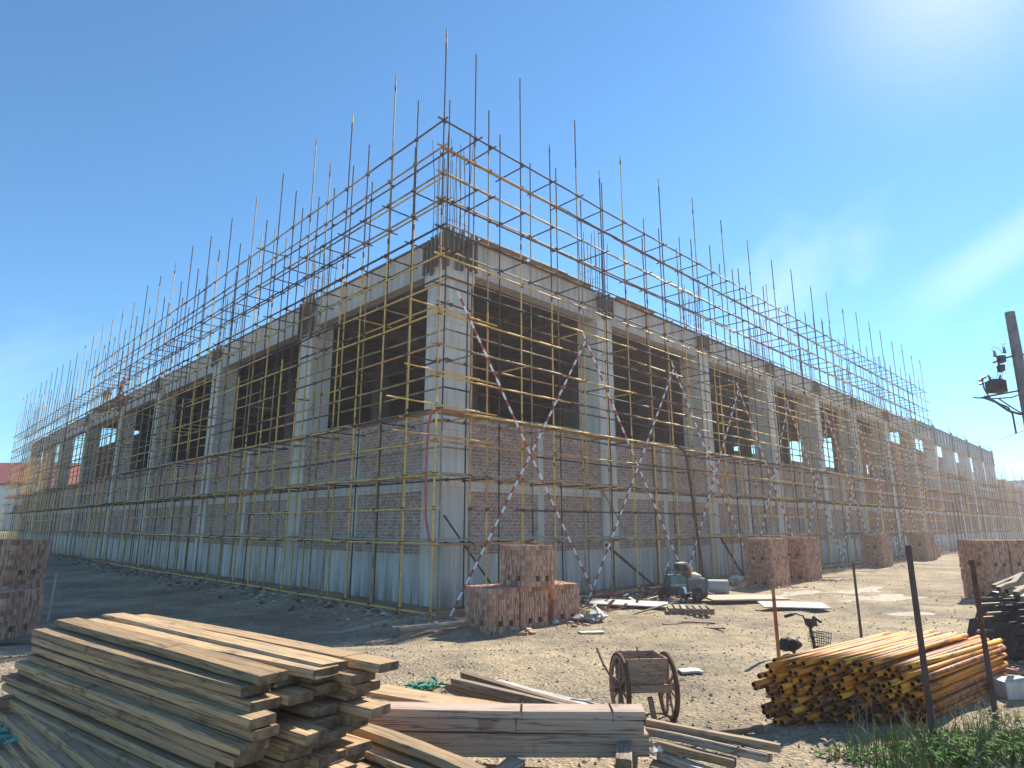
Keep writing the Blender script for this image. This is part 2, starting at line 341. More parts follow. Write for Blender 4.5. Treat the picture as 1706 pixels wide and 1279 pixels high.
# ------------------------------------------------------------------ world and sun
SUN_AZ, SUN_EL = R(40.5), R(39.5)
w = bpy.data.worlds.new("World"); scn.world = w; w.use_nodes = True; nt = w.node_tree; bg = nt.nodes['Background']
sky = nt.nodes.new('ShaderNodeTexSky'); sky.sky_type = 'NISHITA'; sky.sun_disc = False
sky.sun_elevation = SUN_EL; sky.sun_rotation = SUN_AZ; sky.air_density = .85; sky.dust_density = 0.02; sky.ozone_density = 2.0; sky.altitude = 50
tc = nt.nodes.new('ShaderNodeTexCoord')
# thin cirrus: stretched noise on the sky dome, only where the veil is
mp = nt.nodes.new('ShaderNodeMapping'); mp.vector_type = 'TEXTURE'; mp.inputs['Rotation'].default_value = (R(20), R(-38), R(40)); mp.inputs['Scale'].default_value = (1.9, .42, .42)
nz = nt.nodes.new('ShaderNodeTexNoise'); nz.inputs['Scale'].default_value = 1.5; nz.inputs['Detail'].default_value = 5; nz.inputs['Roughness'].default_value = .5
cr = nt.nodes.new('ShaderNodeValToRGB'); cr.color_ramp.elements[0].position = .60; cr.color_ramp.elements[1].position = .92; cr.color_ramp.elements[1].color = (.5, .5, .5, 1)
mx = nt.nodes.new('ShaderNodeMix'); mx.data_type = 'RGBA'; mx.inputs[7].default_value = (6.0, 6.2, 6.6, 1)
L = nt.links
L.new(tc.outputs['Generated'], mp.inputs['Vector']); L.new(mp.outputs['Vector'], nz.inputs['Vector']); L.new(nz.outputs['Fac'], cr.inputs['Fac'])
L.new(cr.outputs['Color'], mx.inputs[0]); tn = nt.nodes.new('ShaderNodeMix'); tn.data_type = 'RGBA'; tn.blend_type = 'MULTIPLY'; tn.inputs[0].default_value = 1.0; tn.inputs[7].default_value = (.43, .75, .86, 1)
L.new(sky.outputs['Color'], tn.inputs[6]); L.new(tn.outputs[2], mx.inputs[6]); L.new(mx.outputs[2], bg.inputs['Color'])
A_, B_ = ray(1470, 548).normalized(), ray(1706, 388).normalized(); nn = A_.cross(B_).normalized()
geo = nt.nodes.new('ShaderNodeTexCoord'); dt = nt.nodes.new('ShaderNodeVectorMath'); dt.operation = 'DOT_PRODUCT'; dt.inputs[1].default_value = nn
dx = nt.nodes.new('ShaderNodeVectorMath'); dx.operation = 'DOT_PRODUCT'; dx.inputs[1].default_value = (B_ - A_).normalized()
w1 = nt.nodes.new('ShaderNodeTexNoise'); w1.inputs['Scale'].default_value = 3.0; w1.inputs['Detail'].default_value = 4
ad = nt.nodes.new('ShaderNodeMath'); ad.operation = 'MULTIPLY_ADD'; ad.inputs[1].default_value = .03
ab = nt.nodes.new('ShaderNodeMath'); ab.operation = 'ABSOLUTE'
r1 = nt.nodes.new('ShaderNodeMapRange'); r1.interpolation_type = 'SMOOTHERSTEP'; r1.inputs['From Min'].default_value = .045; r1.inputs['From Max'].default_value = .0; r1.inputs['To Max'].default_value = .16
r2 = nt.nodes.new('ShaderNodeMapRange'); r2.interpolation_type = 'SMOOTHERSTEP'; v0 = A_.dot((B_ - A_).normalized()); r2.inputs['From Min'].default_value = v0 - .03; r2.inputs['From Max'].default_value = v0 + .16
ml = nt.nodes.new('ShaderNodeMath'); ml.operation = 'MULTIPLY'; m2 = nt.nodes.new('ShaderNodeMix'); m2.data_type = 'RGBA'; m2.inputs[7].default_value = (7.0, 6.9, 6.9, 1)
L.new(geo.outputs['Generated'], dt.inputs[0]); L.new(geo.outputs['Generated'], dx.inputs[0]); L.new(geo.outputs['Generated'], w1.inputs['Vector'])
L.new(w1.outputs['Fac'], ad.inputs[0]); sb = nt.nodes.new('ShaderNodeMath'); sb.operation = 'ADD'; sb.inputs[1].default_value = -.015; L.new(dt.outputs['Value'], sb.inputs[0]); L.new(sb.outputs[0], ad.inputs[2])
L.new(ad.outputs[0], ab.inputs[0]); L.new(ab.outputs[0], r1.inputs['Value']); L.new(dx.outputs['Value'], r2.inputs['Value']); L.new(r1.outputs[0], ml.inputs[0]); L.new(r2.outputs[0], ml.inputs[1])
au = nt.nodes.new('ShaderNodeVectorMath'); au.operation = 'DOT_PRODUCT'; au.inputs[1].default_value = (math.sin(SUN_AZ) * math.cos(SUN_EL), math.cos(SUN_AZ) * math.cos(SUN_EL), math.sin(SUN_EL)); L.new(geo.outputs['Generated'], au.inputs[0])
a1 = nt.nodes.new('ShaderNodeMath'); a1.operation = 'MAXIMUM'; a1.inputs[1].default_value = 0; a2 = nt.nodes.new('ShaderNodeMath'); a2.operation = 'POWER'; a2.inputs[1].default_value = 130; a3 = nt.nodes.new('ShaderNodeMath'); a3.operation = 'MULTIPLY'; a3.inputs[1].default_value = .28; a3.use_clamp = True
L.new(au.outputs['Value'], a1.inputs[0]); L.new(a1.outputs[0], a2.inputs[0]); L.new(a2.outputs[0], a3.inputs[0])
m3 = nt.nodes.new('ShaderNodeMix'); m3.data_type = 'RGBA'; m3.inputs[7].default_value = (7.5, 7.2, 6.8, 1); L.new(a3.outputs[0], m3.inputs[0]); L.new(m2.outputs[2], m3.inputs[6])
L.new(ml.outputs[0], m2.inputs[0]); L.new(mx.outputs[2], m2.inputs[6]); L.new(m3.outputs[2], bg.inputs['Color'])
bg.inputs['Strength'].default_value = 0.105
sl = bpy.data.lights.new('sun', 'SUN'); sl.energy = 4.3; sl.angle = R(.53); sl.color = (1, .92, .78)
so = bpy.data.objects.new('sun', sl); COL.objects.link(so); so.location = (30, 30, 40)
sd = Vector((math.sin(SUN_AZ) * math.cos(SUN_EL), math.cos(SUN_AZ) * math.cos(SUN_EL), math.sin(SUN_EL)))
so.rotation_euler = sd.to_track_quat('Z', 'Y').to_euler()
# ------------------------------------------------------------------ ground
def axis(lo, hi, fine0, fine1, d, g=1.22):
    a = []; x = fine0
    while x <= fine1: a.append(x); x += d
    s = d; x = a[-1]
    while x < hi: s *= g; x += s; a.append(min(x, hi))
    s = d; x = a[0]; b = []
    while x > lo: s *= g; x -= s; b.append(max(x, lo))
    return b[::-1] + a
xs = axis(-2500, 2500, -13, 13, .16); ys = axis(-300, 4000, 2.5, 23, .16)
mb = MB(); nx = len(xs)
vs = [(x, y, zt(x, y) if abs(x) < 120 and y < 160 else 0.0) for y in ys for x in xs]
fs = [(j * nx + i, j * nx + i + 1, (j + 1) * nx + i + 1, (j + 1) * nx + i) for j in range(len(ys) - 1) for i in range(nx - 1)]
mb.add(vs, fs, 'ground', True)
tag(mb.build('ground'), None, None, kind='structure')
def patch(px, py, rx, ry, rz, m, seed):
    g = gnd(px, py); mb = MB(); n = 40; vs = []; fs = []
    for j in range(6):
        for i in range(n):
            a_ = 6.2832 * i / n; q = j / 5 * (.45 + 1.1 * vn(math.cos(a_) * 2.3 + seed, math.sin(a_) * 2.3, 31 + seed)); x, y = rx * q * math.cos(a_), ry * q * math.sin(a_)
            X, Y = g.x + x * math.cos(rz) - y * math.sin(rz), g.y + x * math.sin(rz) + y * math.cos(rz); vs.append((X, Y, zt(X, Y) + .012 - .002 * j))
    for j in range(5):
        for i in range(n): k_ = (i + 1) % n; fs.append((j * n + i, j * n + k_, (j + 1) * n + k_, (j + 1) * n + i)[::-1])
    mb.add(vs, fs, m, True); tag(mb.build('spill_and_sun_patch'), None, None, kind='structure')
M['lime_sun'] = m_simple('lime_and_sun_patch', (.30, .26, .20), (.44, .39, .32), 3.5, .9, .4, src='Object')
for a_ in ((1480, 995, 2.2, .7, R(20), 1), (1420, 985, 1.8, .5, R(35), 2), (1345, 985, 1.6, .5, R(30), 3), (620, 1040, 1.5, .16, R(28), 4), (560, 1052, 1.6, .10, R(20), 5), (1510, 1022, .9, .25, R(15), 6)): patch(*a_[:5], 'lime_sun', a_[5])  # the two thinnest strips are painted sunbeams, the rest dried lime
# loose stones
mb = MB()
for i in range(9000):
    t = rnd.random() ** 1.6; y = 3.5 + 15 * t; x = rnd.uniform(-.85, .85) * y + rnd.uniform(-.5, .5)
    u, v = UV(x, y)
    if u > -.1 and v > -.1: continue
    r = rnd.choice((.008, .011, .014, .018, .026)); mb.rock((x, y, zt(x, y) + r * .2), r, 'stone')
for i in range(1500):
    y = rnd.uniform(15, 34); x = rnd.uniform(-.9, .8) * y; u, v = UV(x, y)
    if u > -.1 and v > -.1: continue
    r = rnd.uniform(.012, .04); mb.rock((x, y, zt(x, y) + r * .2), r, 'stone')
tag(mb.build('gravel'), 'loose grey and tan gravel scattered over the trodden site ground', 'gravel', kind='stuff')
# ------------------------------------------------------------------ the concrete building
bld = thing('concrete_building', W(1.6, 1.6, 0), 'unfinished grey concrete frame building with brick infill behind yellow scaffolding', 'building')
D = 1.6
RC = [1.6, 9.85, 18.5, 26.8, 34.4, 42.3, 50.9, 59.6, 68.4, 77.0, 85.6, 94.2, 102.8, 111.6, 120.4, 129.2, 138, 147, 156, 165, 174, 183, 192]   # column lines along the sunny facade
LC = [1.6, 11.1, 21.9, 32.5, 42.0, 53.2, 64.0, 73.6, 82.4]                                              # along the shaded facade
CW, CWL = 1.05, 1.15
TOP, BB, SILL, B1, B0, PL = 12.42, 11.15, 6.1, 3.88, 3.55, 1.53
UE = 59.6
# columns (corner, sunny side, shaded side)
cols = []
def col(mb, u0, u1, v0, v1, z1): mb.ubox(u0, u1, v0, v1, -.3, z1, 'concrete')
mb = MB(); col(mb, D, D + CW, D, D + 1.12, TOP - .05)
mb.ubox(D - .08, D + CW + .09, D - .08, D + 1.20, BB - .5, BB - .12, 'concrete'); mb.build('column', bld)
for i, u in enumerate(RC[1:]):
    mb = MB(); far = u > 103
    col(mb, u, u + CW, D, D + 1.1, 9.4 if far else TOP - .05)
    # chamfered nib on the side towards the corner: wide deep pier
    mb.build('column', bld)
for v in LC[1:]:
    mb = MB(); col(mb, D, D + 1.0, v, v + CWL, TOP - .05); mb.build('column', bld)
# beams, belts, plinth, brick infill per bay
def bay(side, a, b, k):
    """side 'r': along u between columns a..b; side 'l': along v"""
    def bx(mb, s0, s1, d0, d1, z0, z1, m):
        if side == 'r': mb.ubox(s0, s1, D + d0, D + d1, z0, z1, m)
        else: mb.ubox(D + d0, D + d1, s0, s1, z0, z1, m)
    far = side == 'r' and a > 103
    mid = (a + b) / 2
    mb = MB(); bx(mb, a, b, .05, .45, -.3, PL, 'plinth'); mb.build('plinth', bld)
    mb = MB(); bx(mb, a, b, .06, .40, B0, B1, 'concrete'); mb.build('belt_beam', bld)
    m = 'wall_far' if (side == 'r' and a > 42) else 'wall'
    mb = MB(); bx(mb, a, b, .10, .36, PL, B0, m); mb.build('brick_infill', bld)
    if far:
        mb = MB(); bx(mb, a, b, .10, .36, B1, 9.0 - .35 * (k % 3), 'wall_far'); mb.build('brick_infill', bld)
        return
    mb = MB(); bx(mb, a, b, .10, .36, B1, SILL, m)
    # ragged mortar bed along the sill
    s = a + .1
    while s < b - .2:
        L_ = min(rnd.uniform(.3, 1.2), b - s - .05)
        if rnd.random() < .8: bx(mb, s, s + L_, .115 + rnd.uniform(-.03, .02), .34, SILL + .003, SILL + rnd.uniform(.02, .09), 'concrete')
        s += L_ + .01
    mb.build('brick_infill', bld)
    tm = MB(); bx(tm, mid - .16, mid + .16, .07, .30, PL + .003, B0 - .003, 'concrete'); bx(tm, mid - .14, mid + .14, .07, .30, B1 + .003, SILL - .1, 'concrete'); tm.build('tie_column', bld)
    mb = MB(); bx(mb, a, b, .08, .60, BB, TOP - .02, 'beam'); bx(mb, a, b, .02, .62, TOP - .016, TOP + .05, 'form')
    mb.build('edge_beam', bld)
for i in range(len(RC) - 1): bay('r', RC[i] + CW, RC[i + 1], i)
for i in range(len(LC) - 1): bay('l', LC[i] + (1.12 if i == 0 else CWL), LC[i + 1], i)
# roof slab over the finished part, ceiling ribs, inner columns and partitions
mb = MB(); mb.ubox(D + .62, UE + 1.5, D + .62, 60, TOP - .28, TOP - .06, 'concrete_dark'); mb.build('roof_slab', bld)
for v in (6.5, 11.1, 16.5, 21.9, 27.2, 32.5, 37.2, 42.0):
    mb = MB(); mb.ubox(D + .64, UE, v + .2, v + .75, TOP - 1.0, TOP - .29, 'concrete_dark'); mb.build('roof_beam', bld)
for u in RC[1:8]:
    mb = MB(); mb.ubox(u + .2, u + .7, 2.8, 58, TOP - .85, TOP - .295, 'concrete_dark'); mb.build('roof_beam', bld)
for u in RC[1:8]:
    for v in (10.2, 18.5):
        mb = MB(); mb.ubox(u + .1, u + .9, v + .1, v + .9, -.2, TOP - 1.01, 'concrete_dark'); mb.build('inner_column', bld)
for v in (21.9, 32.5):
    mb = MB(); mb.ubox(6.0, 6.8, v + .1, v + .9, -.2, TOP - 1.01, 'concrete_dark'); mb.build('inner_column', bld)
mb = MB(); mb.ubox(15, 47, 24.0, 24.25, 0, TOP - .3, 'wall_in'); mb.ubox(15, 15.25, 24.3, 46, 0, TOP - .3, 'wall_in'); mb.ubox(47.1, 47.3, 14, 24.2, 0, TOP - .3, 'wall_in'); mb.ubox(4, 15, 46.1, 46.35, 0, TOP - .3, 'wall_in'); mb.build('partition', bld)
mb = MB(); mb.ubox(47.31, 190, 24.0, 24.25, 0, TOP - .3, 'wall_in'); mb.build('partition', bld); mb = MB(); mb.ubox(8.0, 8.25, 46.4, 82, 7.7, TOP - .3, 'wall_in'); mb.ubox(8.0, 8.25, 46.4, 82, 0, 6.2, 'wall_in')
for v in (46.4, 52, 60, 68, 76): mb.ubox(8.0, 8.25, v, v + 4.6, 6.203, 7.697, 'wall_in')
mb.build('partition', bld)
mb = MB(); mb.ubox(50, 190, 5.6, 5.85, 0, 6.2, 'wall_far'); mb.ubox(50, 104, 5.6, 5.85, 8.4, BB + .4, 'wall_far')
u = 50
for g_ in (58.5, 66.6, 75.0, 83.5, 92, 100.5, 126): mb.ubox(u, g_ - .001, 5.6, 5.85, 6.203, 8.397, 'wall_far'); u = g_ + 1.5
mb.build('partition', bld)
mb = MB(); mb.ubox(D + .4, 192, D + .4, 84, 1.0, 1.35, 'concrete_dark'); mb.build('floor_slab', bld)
# column heads: timber formwork still strapped on the corner and its neighbours
def head(side, s0, s1, z0, z1, wide=True):
    mb = MB(); n = 7 if wide else 5
    for k in range(n):
        s = s0 - .12 + (s1 - s0 + .24) * k / (n - 1); w_ = rnd.uniform(.06, .10); za, zb = z0 + rnd.uniform(-.25, .2), z1 + rnd.uniform(-.1, .25)
        if side == 'r': mb.ubox(s - w_ / 2, s + w_ / 2, D - .16, D - .06, za, zb, 'form')
        else: mb.ubox(D - .16, D - .06, s - w_ / 2, s + w_ / 2, za, zb, 'form')
    if side == 'r': mb.ubox(s0 - .2, s1 + .2, D - .058, D - .03, z0 + .2, z1 - .1, 'form')
    else: mb.ubox(D - .058, D - .03, s0 - .2, s1 + .2, z0 + .2, z1 - .1, 'form')
    mb.build('column_form', bld)
head('r', D, D + CW, 11.2, 12.4); head('l', D, D + 1.12, 11.2, 12.4)
for u in RC[1:7]: head('r', u + .15, u + CW - .15, 11.45, 12.3, False)
head('l', LC[1] + .1, LC[1] + CWL - .1, 10.7, 12.5, False)
for v in LC[2:6]: head('l', v + .2, v + CWL - .2, 11.5, 12.3, False)
# red film-faced boards left on top of the sunny edge beam
for (a, b) in ((2.9, 5.3), (5.5, 9.3), (11.1, 14.2)):
    mb = MB(); mb.box(W((a + b) / 2, D - .12, TOP + .02), (b - a, .26, .03), 'form_red', (UAX[0], (UAX[1] + Vector((0, 0, -.45))).normalized(), UAX[0].cross((UAX[1] + Vector((0, 0, -.45))).normalized()))); mb.build('edge_form', bld)
# green timber formwork on the far, newer part of the roof edge
for i in range(7, 12):
    a, b = RC[i] + CW, RC[i + 1]; mb = MB()
    mb.ubox(a, b, D + .03, D + .07, BB + .02, TOP + .3, 'form_grey'); mb.ubox(a - .1, b + .1, D - .03, D + .3, TOP + .303, TOP + .45, 'form_green')
    for q in range(5): s = a + (b - a) * (q + .5) / 5; mb.ubox(s - .05, s + .05, D - .03, D + .027, BB + .05, TOP + .3, 'form_green')
    mb.ubox(b, b + CW, D - .05, D - .01, BB - .3, TOP + .7, 'form'); mb.build('edge_form', bld)
# starter bars above each column
def starters(u0, v0, w_, d_, z0, z1, n=4):
    mb = MB()
    for i in range(n):
        for j in range(n):
            if 0 < i < n - 1 and 0 < j < n - 1: continue
            u, v = u0 + .08 + (w_ - .16) * i / (n - 1), v0 + .08 + (d_ - .16) * j / (n - 1); zz = z1 + rnd.uniform(-.7, .3)
            mb.tube([W(u, v, z0), W(u + rnd.uniform(-.03, .03), v + rnd.uniform(-.03, .03), (z0 + zz) / 2), W(u + rnd.uniform(-.1, .1), v + rnd.uniform(-.1, .1), zz)], .015, 'rebar', 4, False)
    for z in (z0 + .5, z0 + 1.1):
        p = [W(u0 + .06, v0 + .06, z), W(u0 + w_ - .06, v0 + .06, z), W(u0 + w_ - .06, v0 + d_ - .06, z), W(u0 + .06, v0 + d_ - .06, z), W(u0 + .06, v0 + .06, z)]
        mb.tube(p, .008, 'rebar', 4, False)
    mb.build('starter_bars', bld)
starters(D, D, CW, 1.1, TOP, 16.2, 5)
for u in RC[1:]: starters(u, D, CW, 1.0, 9.4 if u > 103 else TOP, 11.6 if u > 103 else (15.4 if u < 58 else 14.0))
for v in LC[1:7]: starters(D, v, 1.0, CWL, TOP, 15.4)
# ------------------------------------------------------------------ scaffold
sc = thing('scaffolding', W(0, 0, 0), 'tall scaffold of yellow and rusty steel pipes wrapped round the concrete building', 'scaffolding')
SI = 1.05
LV = [0.13, 1.96, 2.92, 3.87, 4.82, 5.71, 6.72, 7.66, 8.64, 9.56, 10.48, 11.4, 12.33, 13.25, 14.17, 15.1]
RU = [1.33, 2.01] + [3.56 + 1.55 * k for k in range(37)]          # pole lines on the sunny side
LVp = [1.43 + 1.495 * k for k in range(57)]                        # on the shaded side
RLOW = [RU[-1] + 1.75 * (k + 1) for k in range(62)]
PM = ['yellow', 'yellow', 'yellow', 'yellow', 'orange', 'worn', 'worn']
def upole(u, v, z1, dark=False, up_backlit=True):
    def fn(mb):
        z = -.08; lean = (rnd.uniform(-.002, .002), rnd.uniform(-.002, .002)); first = rnd.choice((3, 4.5, 6, 6))
        segs = []
        while z < z1 - .2:
            z2 = min(z + first, z1); first = 6 if z1 - z2 > 2 else 9
            segs.append((z, z2)); z = z2
        for k, (a, b) in enumerate(segs):
            m = rnd.choice(PM if not dark else ['steel', 'steel', 'rust', 'worn'])
            if up_backlit and b > 13 and rnd.random() < .85: m = rnd.choice(('steel', 'worn', 'rust'))  # upper segments mostly dark metal: backlit silhouette put into the colour
            e = (.034 if b < 9 and not dark else (.028 if b < 12 else .0255)) + (.0002 if k % 2 else 0)
            mb.tube([W(u + lean[0] * q + (.05 if False else 0), v + lean[1] * q, q) for q in (a, b + (.0 if b >= z1 else .25))], e, m, 6)
            if b < z1: mb.tube([W(u + lean[0] * b, v + lean[1] * b, b - .1), W(u + lean[0] * b, v + lean[1] * b, b + .1)], .034, 'clamp', 6)
    return W(u, v, 6), fn
poles = [upole(0, 0, 18.55)]
tallR = lambda k: 18.4 + rnd.uniform(-.2, .25)
for k, u in enumerate(RU):
    poles.append(upole(u, 0, 18.4 + rnd.uniform(-.25, .3) if k % 2 == 0 else rnd.choice((16.0, 16.8, 15.6)) + rnd.uniform(-.3, .3)))
    if u > 1.5: poles.append(upole(u + rnd.uniform(-.05, .05), SI, rnd.choice((17.1, 16.9, 15.9, 16.2)) + rnd.uniform(-.3, .3), rnd.random() < .6))
for k, v in enumerate(LVp):
    t = 0 if v < 48 else -.5
    poles.append(upole(0, v, (18.5 + rnd.uniform(-.25, .25) if k % 2 == 1 else 16.7 + rnd.uniform(-.4, .3)) + t * .8))
    if v > 1.5: poles.append(upole(SI, v + rnd.uniform(-.05, .05), rnd.choice((17.0, 16.8, 16.0)) + rnd.uniform(-.3, .3) + t * .8, rnd.random() < .6))
poles.append(upole(SI, SI, 17.0, True))
for k, u in enumerate(RLOW):
    z = 7.6 + rnd.uniform(-.2, 1.0) + (0 if u < 70 or u > 103 else .6)
    poles.append(upole(u, 0, z, rnd.random() < .7, False)); poles.append(upole(u, SI, z - .3, True, False))
parts('standard', poles, sc)
# ledgers: runs of ~6 m pipes
led = []
def run(side, off, z, s0, s1, dark=.3, lo=0):
    s = s0
    while s < s1 - .3:
        L_ = min(rnd.choice((6, 6, 4.5, 6)), s1 - s + .2); a, b = s - .12, s + L_ + .12
        za, zb = z + rnd.uniform(-.025, .025), z + rnd.uniform(-.025, .025); o = off + rnd.choice((-.003, .003)) + rnd.uniform(-.004, .004)
        m = rnd.choice(('steel', 'rust', 'worn')) if rnd.random() < dark else rnd.choice(('yellow', 'yellow', 'yellow', 'worn', 'orange'))
        pa = W(a, o, za) if side == 'r' else W(o, a, za); pb = W(b, o, zb) if side == 'r' else W(o, b, zb); pm = (pa + pb) / 2 + Vector((0, 0, -.012))
        led.append((pm, (lambda pa, pb, pm, m: lambda mb: mb.tube([pa, pm, pb], .031, m, 6))(pa, pb, pm, m))); s += L_ - rnd.uniform(.1, .5)
for i, z in enumerate(LV):
    up = z > 11  # upper ledgers mostly dark metal, painting their backlit look
    s0 = 3.3 if i == 2 else -.15
    run('r', -.058, z, s0, 59.5 if z < 13.9 else 60.2, .92 if up else .22)
    run('l', -.058, z, -.15, 85 if z < 13.9 else (47 if z > 15 else 45), .92 if up else .22)
    if i in (1, 3, 5, 7, 9, 11, 13, 15):
        run('r', SI + .05, z - .04, .9, 60, .7); run('l', SI + .05, z - .04, 1.0, 85 if z < 14 else 46, .7)
    elif i not in (0, 2): 
        run('r', SI + .05, z, 1.2, 60, .8); run('l', SI + .05, z, 1.2, 85 if z < 14 else 45, .8)
for z in (1.96, 3.87, 4.8, 5.71, 6.7, 7.5): run('r', -.052, z, 60.5, 168, .6); run('r', SI + .05, z, 60.5, 168, .8)
parts('ledger', led, sc)
# transoms across the two rows
tr = []
def trans(side, s, z, m=None, a=-.18, b=SI + .22):
    m = m or rnd.choice(('steel', 'worn', 'rust', 'yellow') if z < 10 else ('steel', 'steel', 'rust')); a += rnd.uniform(-.15, .08); b += rnd.uniform(-.08, .18)  # upper transoms kept dark, backlight put into the material choice
    pa = W(s, a, z) if side == 'r' else W(a, s, z); pb = W(s, b, z) if side == 'r' else W(b, s, z)
    tr.append(((pa + pb) / 2, lambda mb: mb.tube([pa, pb], .026, m, 6)))
for z, pr, pl in ((1.93, 1, 1), (3.83, 1, 1), (5.67, 1, 1), (7.62, .45, .5), (9.5, .5, .5), (11.35, .9, .95), (13.2, 1, 1), (15.06, 1, .08)):
    for u in RU:
        if rnd.random() < pr: trans('r', u + .06, z)
    for v in LVp:
        if rnd.random() < pl and not (z > 14 and v > 46): trans('l', v + .06, z)
for u in RLOW:
    for z in (1.93, 3.83, 5.67, 7.45): trans('r', u + .06, z)
# long stray pipes poking past the corner
for (z, a, b, m) in ((5.83, -.055, 1.75, 'yellow'), (4.93, -.055, 1.5, 'orange'), (6.83, -.055, 1.2, 'yellow'), (8.76, -.055, 1.1, 'yellow')):
    pa, pb = W(-.03, a + b, z + .02), W(3.4, a, z - .03)
    tr.append(((pa + pb) / 2, (lambda pa, pb, m: lambda mb: mb.tube([pa, pb], .0235, m, 6))(W(-.06 - b * .0, -.1, z), W(2.3, -.1, z - .02), m)))
    tr.append((W(0, .5, z), (lambda z, b, m: lambda mb: mb.tube([W(-b, -.075, z + .03), W(1.6, -.075, z + .01)], .0235, m, 6))(z, b, m)))
parts('transom', tr, sc)
# couplers where pipes cross
cl = []
def coup(p): cl.append((p, lambda mb: (mb.box(p, (.085, .085, .10), 'clamp', UAX, .012), mb.box(p + Vector((0, 0, .01)), (.16, .035, .035), 'clamp', UAX, .008))))
for u in [0] + RU[:26]:
    for i, z in enumerate(LV[:16]):
        if rnd.random() < .92: coup(W(u, -.03, z))
        if i % 2 == 1 and u > 1 and u < 22: coup(W(u, SI + .03, z - .04))
for v in LVp[:32]:
    for i, z in enumerate(LV[:16]):
        if rnd.random() < .92 and not (z > 14 and v > 45): coup(W(-.03, v, z))
        if i % 2 == 1 and v > 1 and v < 22: coup(W(SI + .03, v, z - .04))
parts('clamp', cl, sc)
# red and white banded cross braces on the sunny side
u = .62
for k in range(9):
    u2 = u + 6.17
    for (za, zb, o) in ((.02, 9.35, -.13), (9.45, .1, -.16)):
        mb = MB(); a, b = W(u - .15 + (0 if k else .1), o, za), W(u2 + .15, o, zb)
        n = 46
        for q in range(n):
            pa, pb = a.lerp(b, q / n), a.lerp(b, (q + 1) / n)
            bend = lambda t: Vector((0, 0, -.05 * math.sin(math.pi * t)))
            mb.tube([pa + bend(q / n), pb + bend((q + 1) / n)], (.036 if k < 3 else .033), 'red_band' if q % 2 else 'white_band', 6, q in (0, n - 1))
        mb.build('diagonal_brace', sc)
    u = u2
# a few plain diagonals deeper in
for (p, q, m) in ((W(1.1, .9, 2.75), W(2.9, .6, .55), 'steel'), (W(8.6, .55, 1.75), W(11.4, .35, .1), 'rust'), (W(17.3, .5, 2.0), W(19.0, .3, .1), 'rust'), (W(8.0, 1.25, 5.3), W(10.9, 1.2, 2.1), 'worn')):
    mb = MB(); mb.tube([p, q], .03 if m != 'rust' else .05, m, 6); mb.build('raker', sc)
# walkway boards resting on the scaffold
wb = []
def board(side, s, L_, z, d, n):
    mb = MB()
    for q in range(n):
        o = d + q * .24 + rnd.uniform(-.02, .02); a, b = s + rnd.uniform(-.15, .15), s + L_ + rnd.uniform(-.15, .15)
        pa = W(a, o, z + rnd.uniform(0, .02)) if side == 'r' else W(o, a, z + rnd.uniform(0, .02)); pb = W(b, o, z + rnd.uniform(0, .02)) if side == 'r' else W(o, b, z + rnd.uniform(0, .02))
        mb.bar(pa, pb, .22, .05, 'bamboo')
    return mb
def walk(side, s0, step, cnt, z, d, n, nm):
    for k in range(cnt):
        mb = board(side, s0 + step * k, step + .1, z + .045 + (.03 if k % 2 else 0), d, n)
        p = W(s0 + step * (k + .5), d, z) if side == 'r' else W(d, s0 + step * (k + .5), z)
        o = mb.build('walkway_board', None, p)
        sd_ = 'sunny' if side == 'r' else 'shaded'
        tag(o, f'{ORD[k + 1]} dusty walkway board from the building corner along {nm}', 'board', 'boards laid as walkways on the scaffold')
walk('r', .5, 3.6, 9, 5.71, .12, 3, 'the sunny facade at window sill height')
walk('l', .6, 4.2, 8, 5.71, .15, 2, 'the shaded facade at window sill height')
walk('r', -.1, 3.8, 12, 1.98, .25, 2, 'the lowest lift of the sunny facade')
walk('l', .3, 4.2, 12, 1.98, .25, 2, 'the lowest lift of the shaded facade')
walk('r', .0, 3.8, 10, 3.88, .25, 2, 'the second lift of the sunny facade')
walk('l', .3, 4.2, 12, 3.88, .2, 3, 'the second lift of the shaded facade')
# red hose hung at the corner
mb = MB(); mb.tube([W(-.09, .02, 2.05), W(-.09, .10, 2.25), W(-.09, .22, 2.7), W(-.09, .26, 3.5), W(-.09, .26, 4.6), W(-.09, .22, 5.3), W(-.09, .1, 5.62), W(.05, -.1, 5.72), W(.5, -.09, 5.73), W(1.0, -.07, 5.70)], .035, 'red_plastic', 8)
tag(mb.build('hose', None, W(0, 0, 2)), 'red hose hanging down the scaffold at the building corner', 'hose')
# standing concrete delivery pipe with a bend on top
mb = MB(); mb.tube([W(13.9, -.45, .02), W(13.6, -.38, 3), W(13.3, -.33, 5.3), W(13.22, -.26, 5.6), W(13.1, -.02, 5.78), W(13.0, .3, 5.8)], .065, 'rust', 8)
tag(mb.build('delivery_pipe', None, W(13.5, -.3, 0)), 'rusty concrete delivery pipe leaning up the scaffold, bent at its top', 'pipe')
exec_parts = True
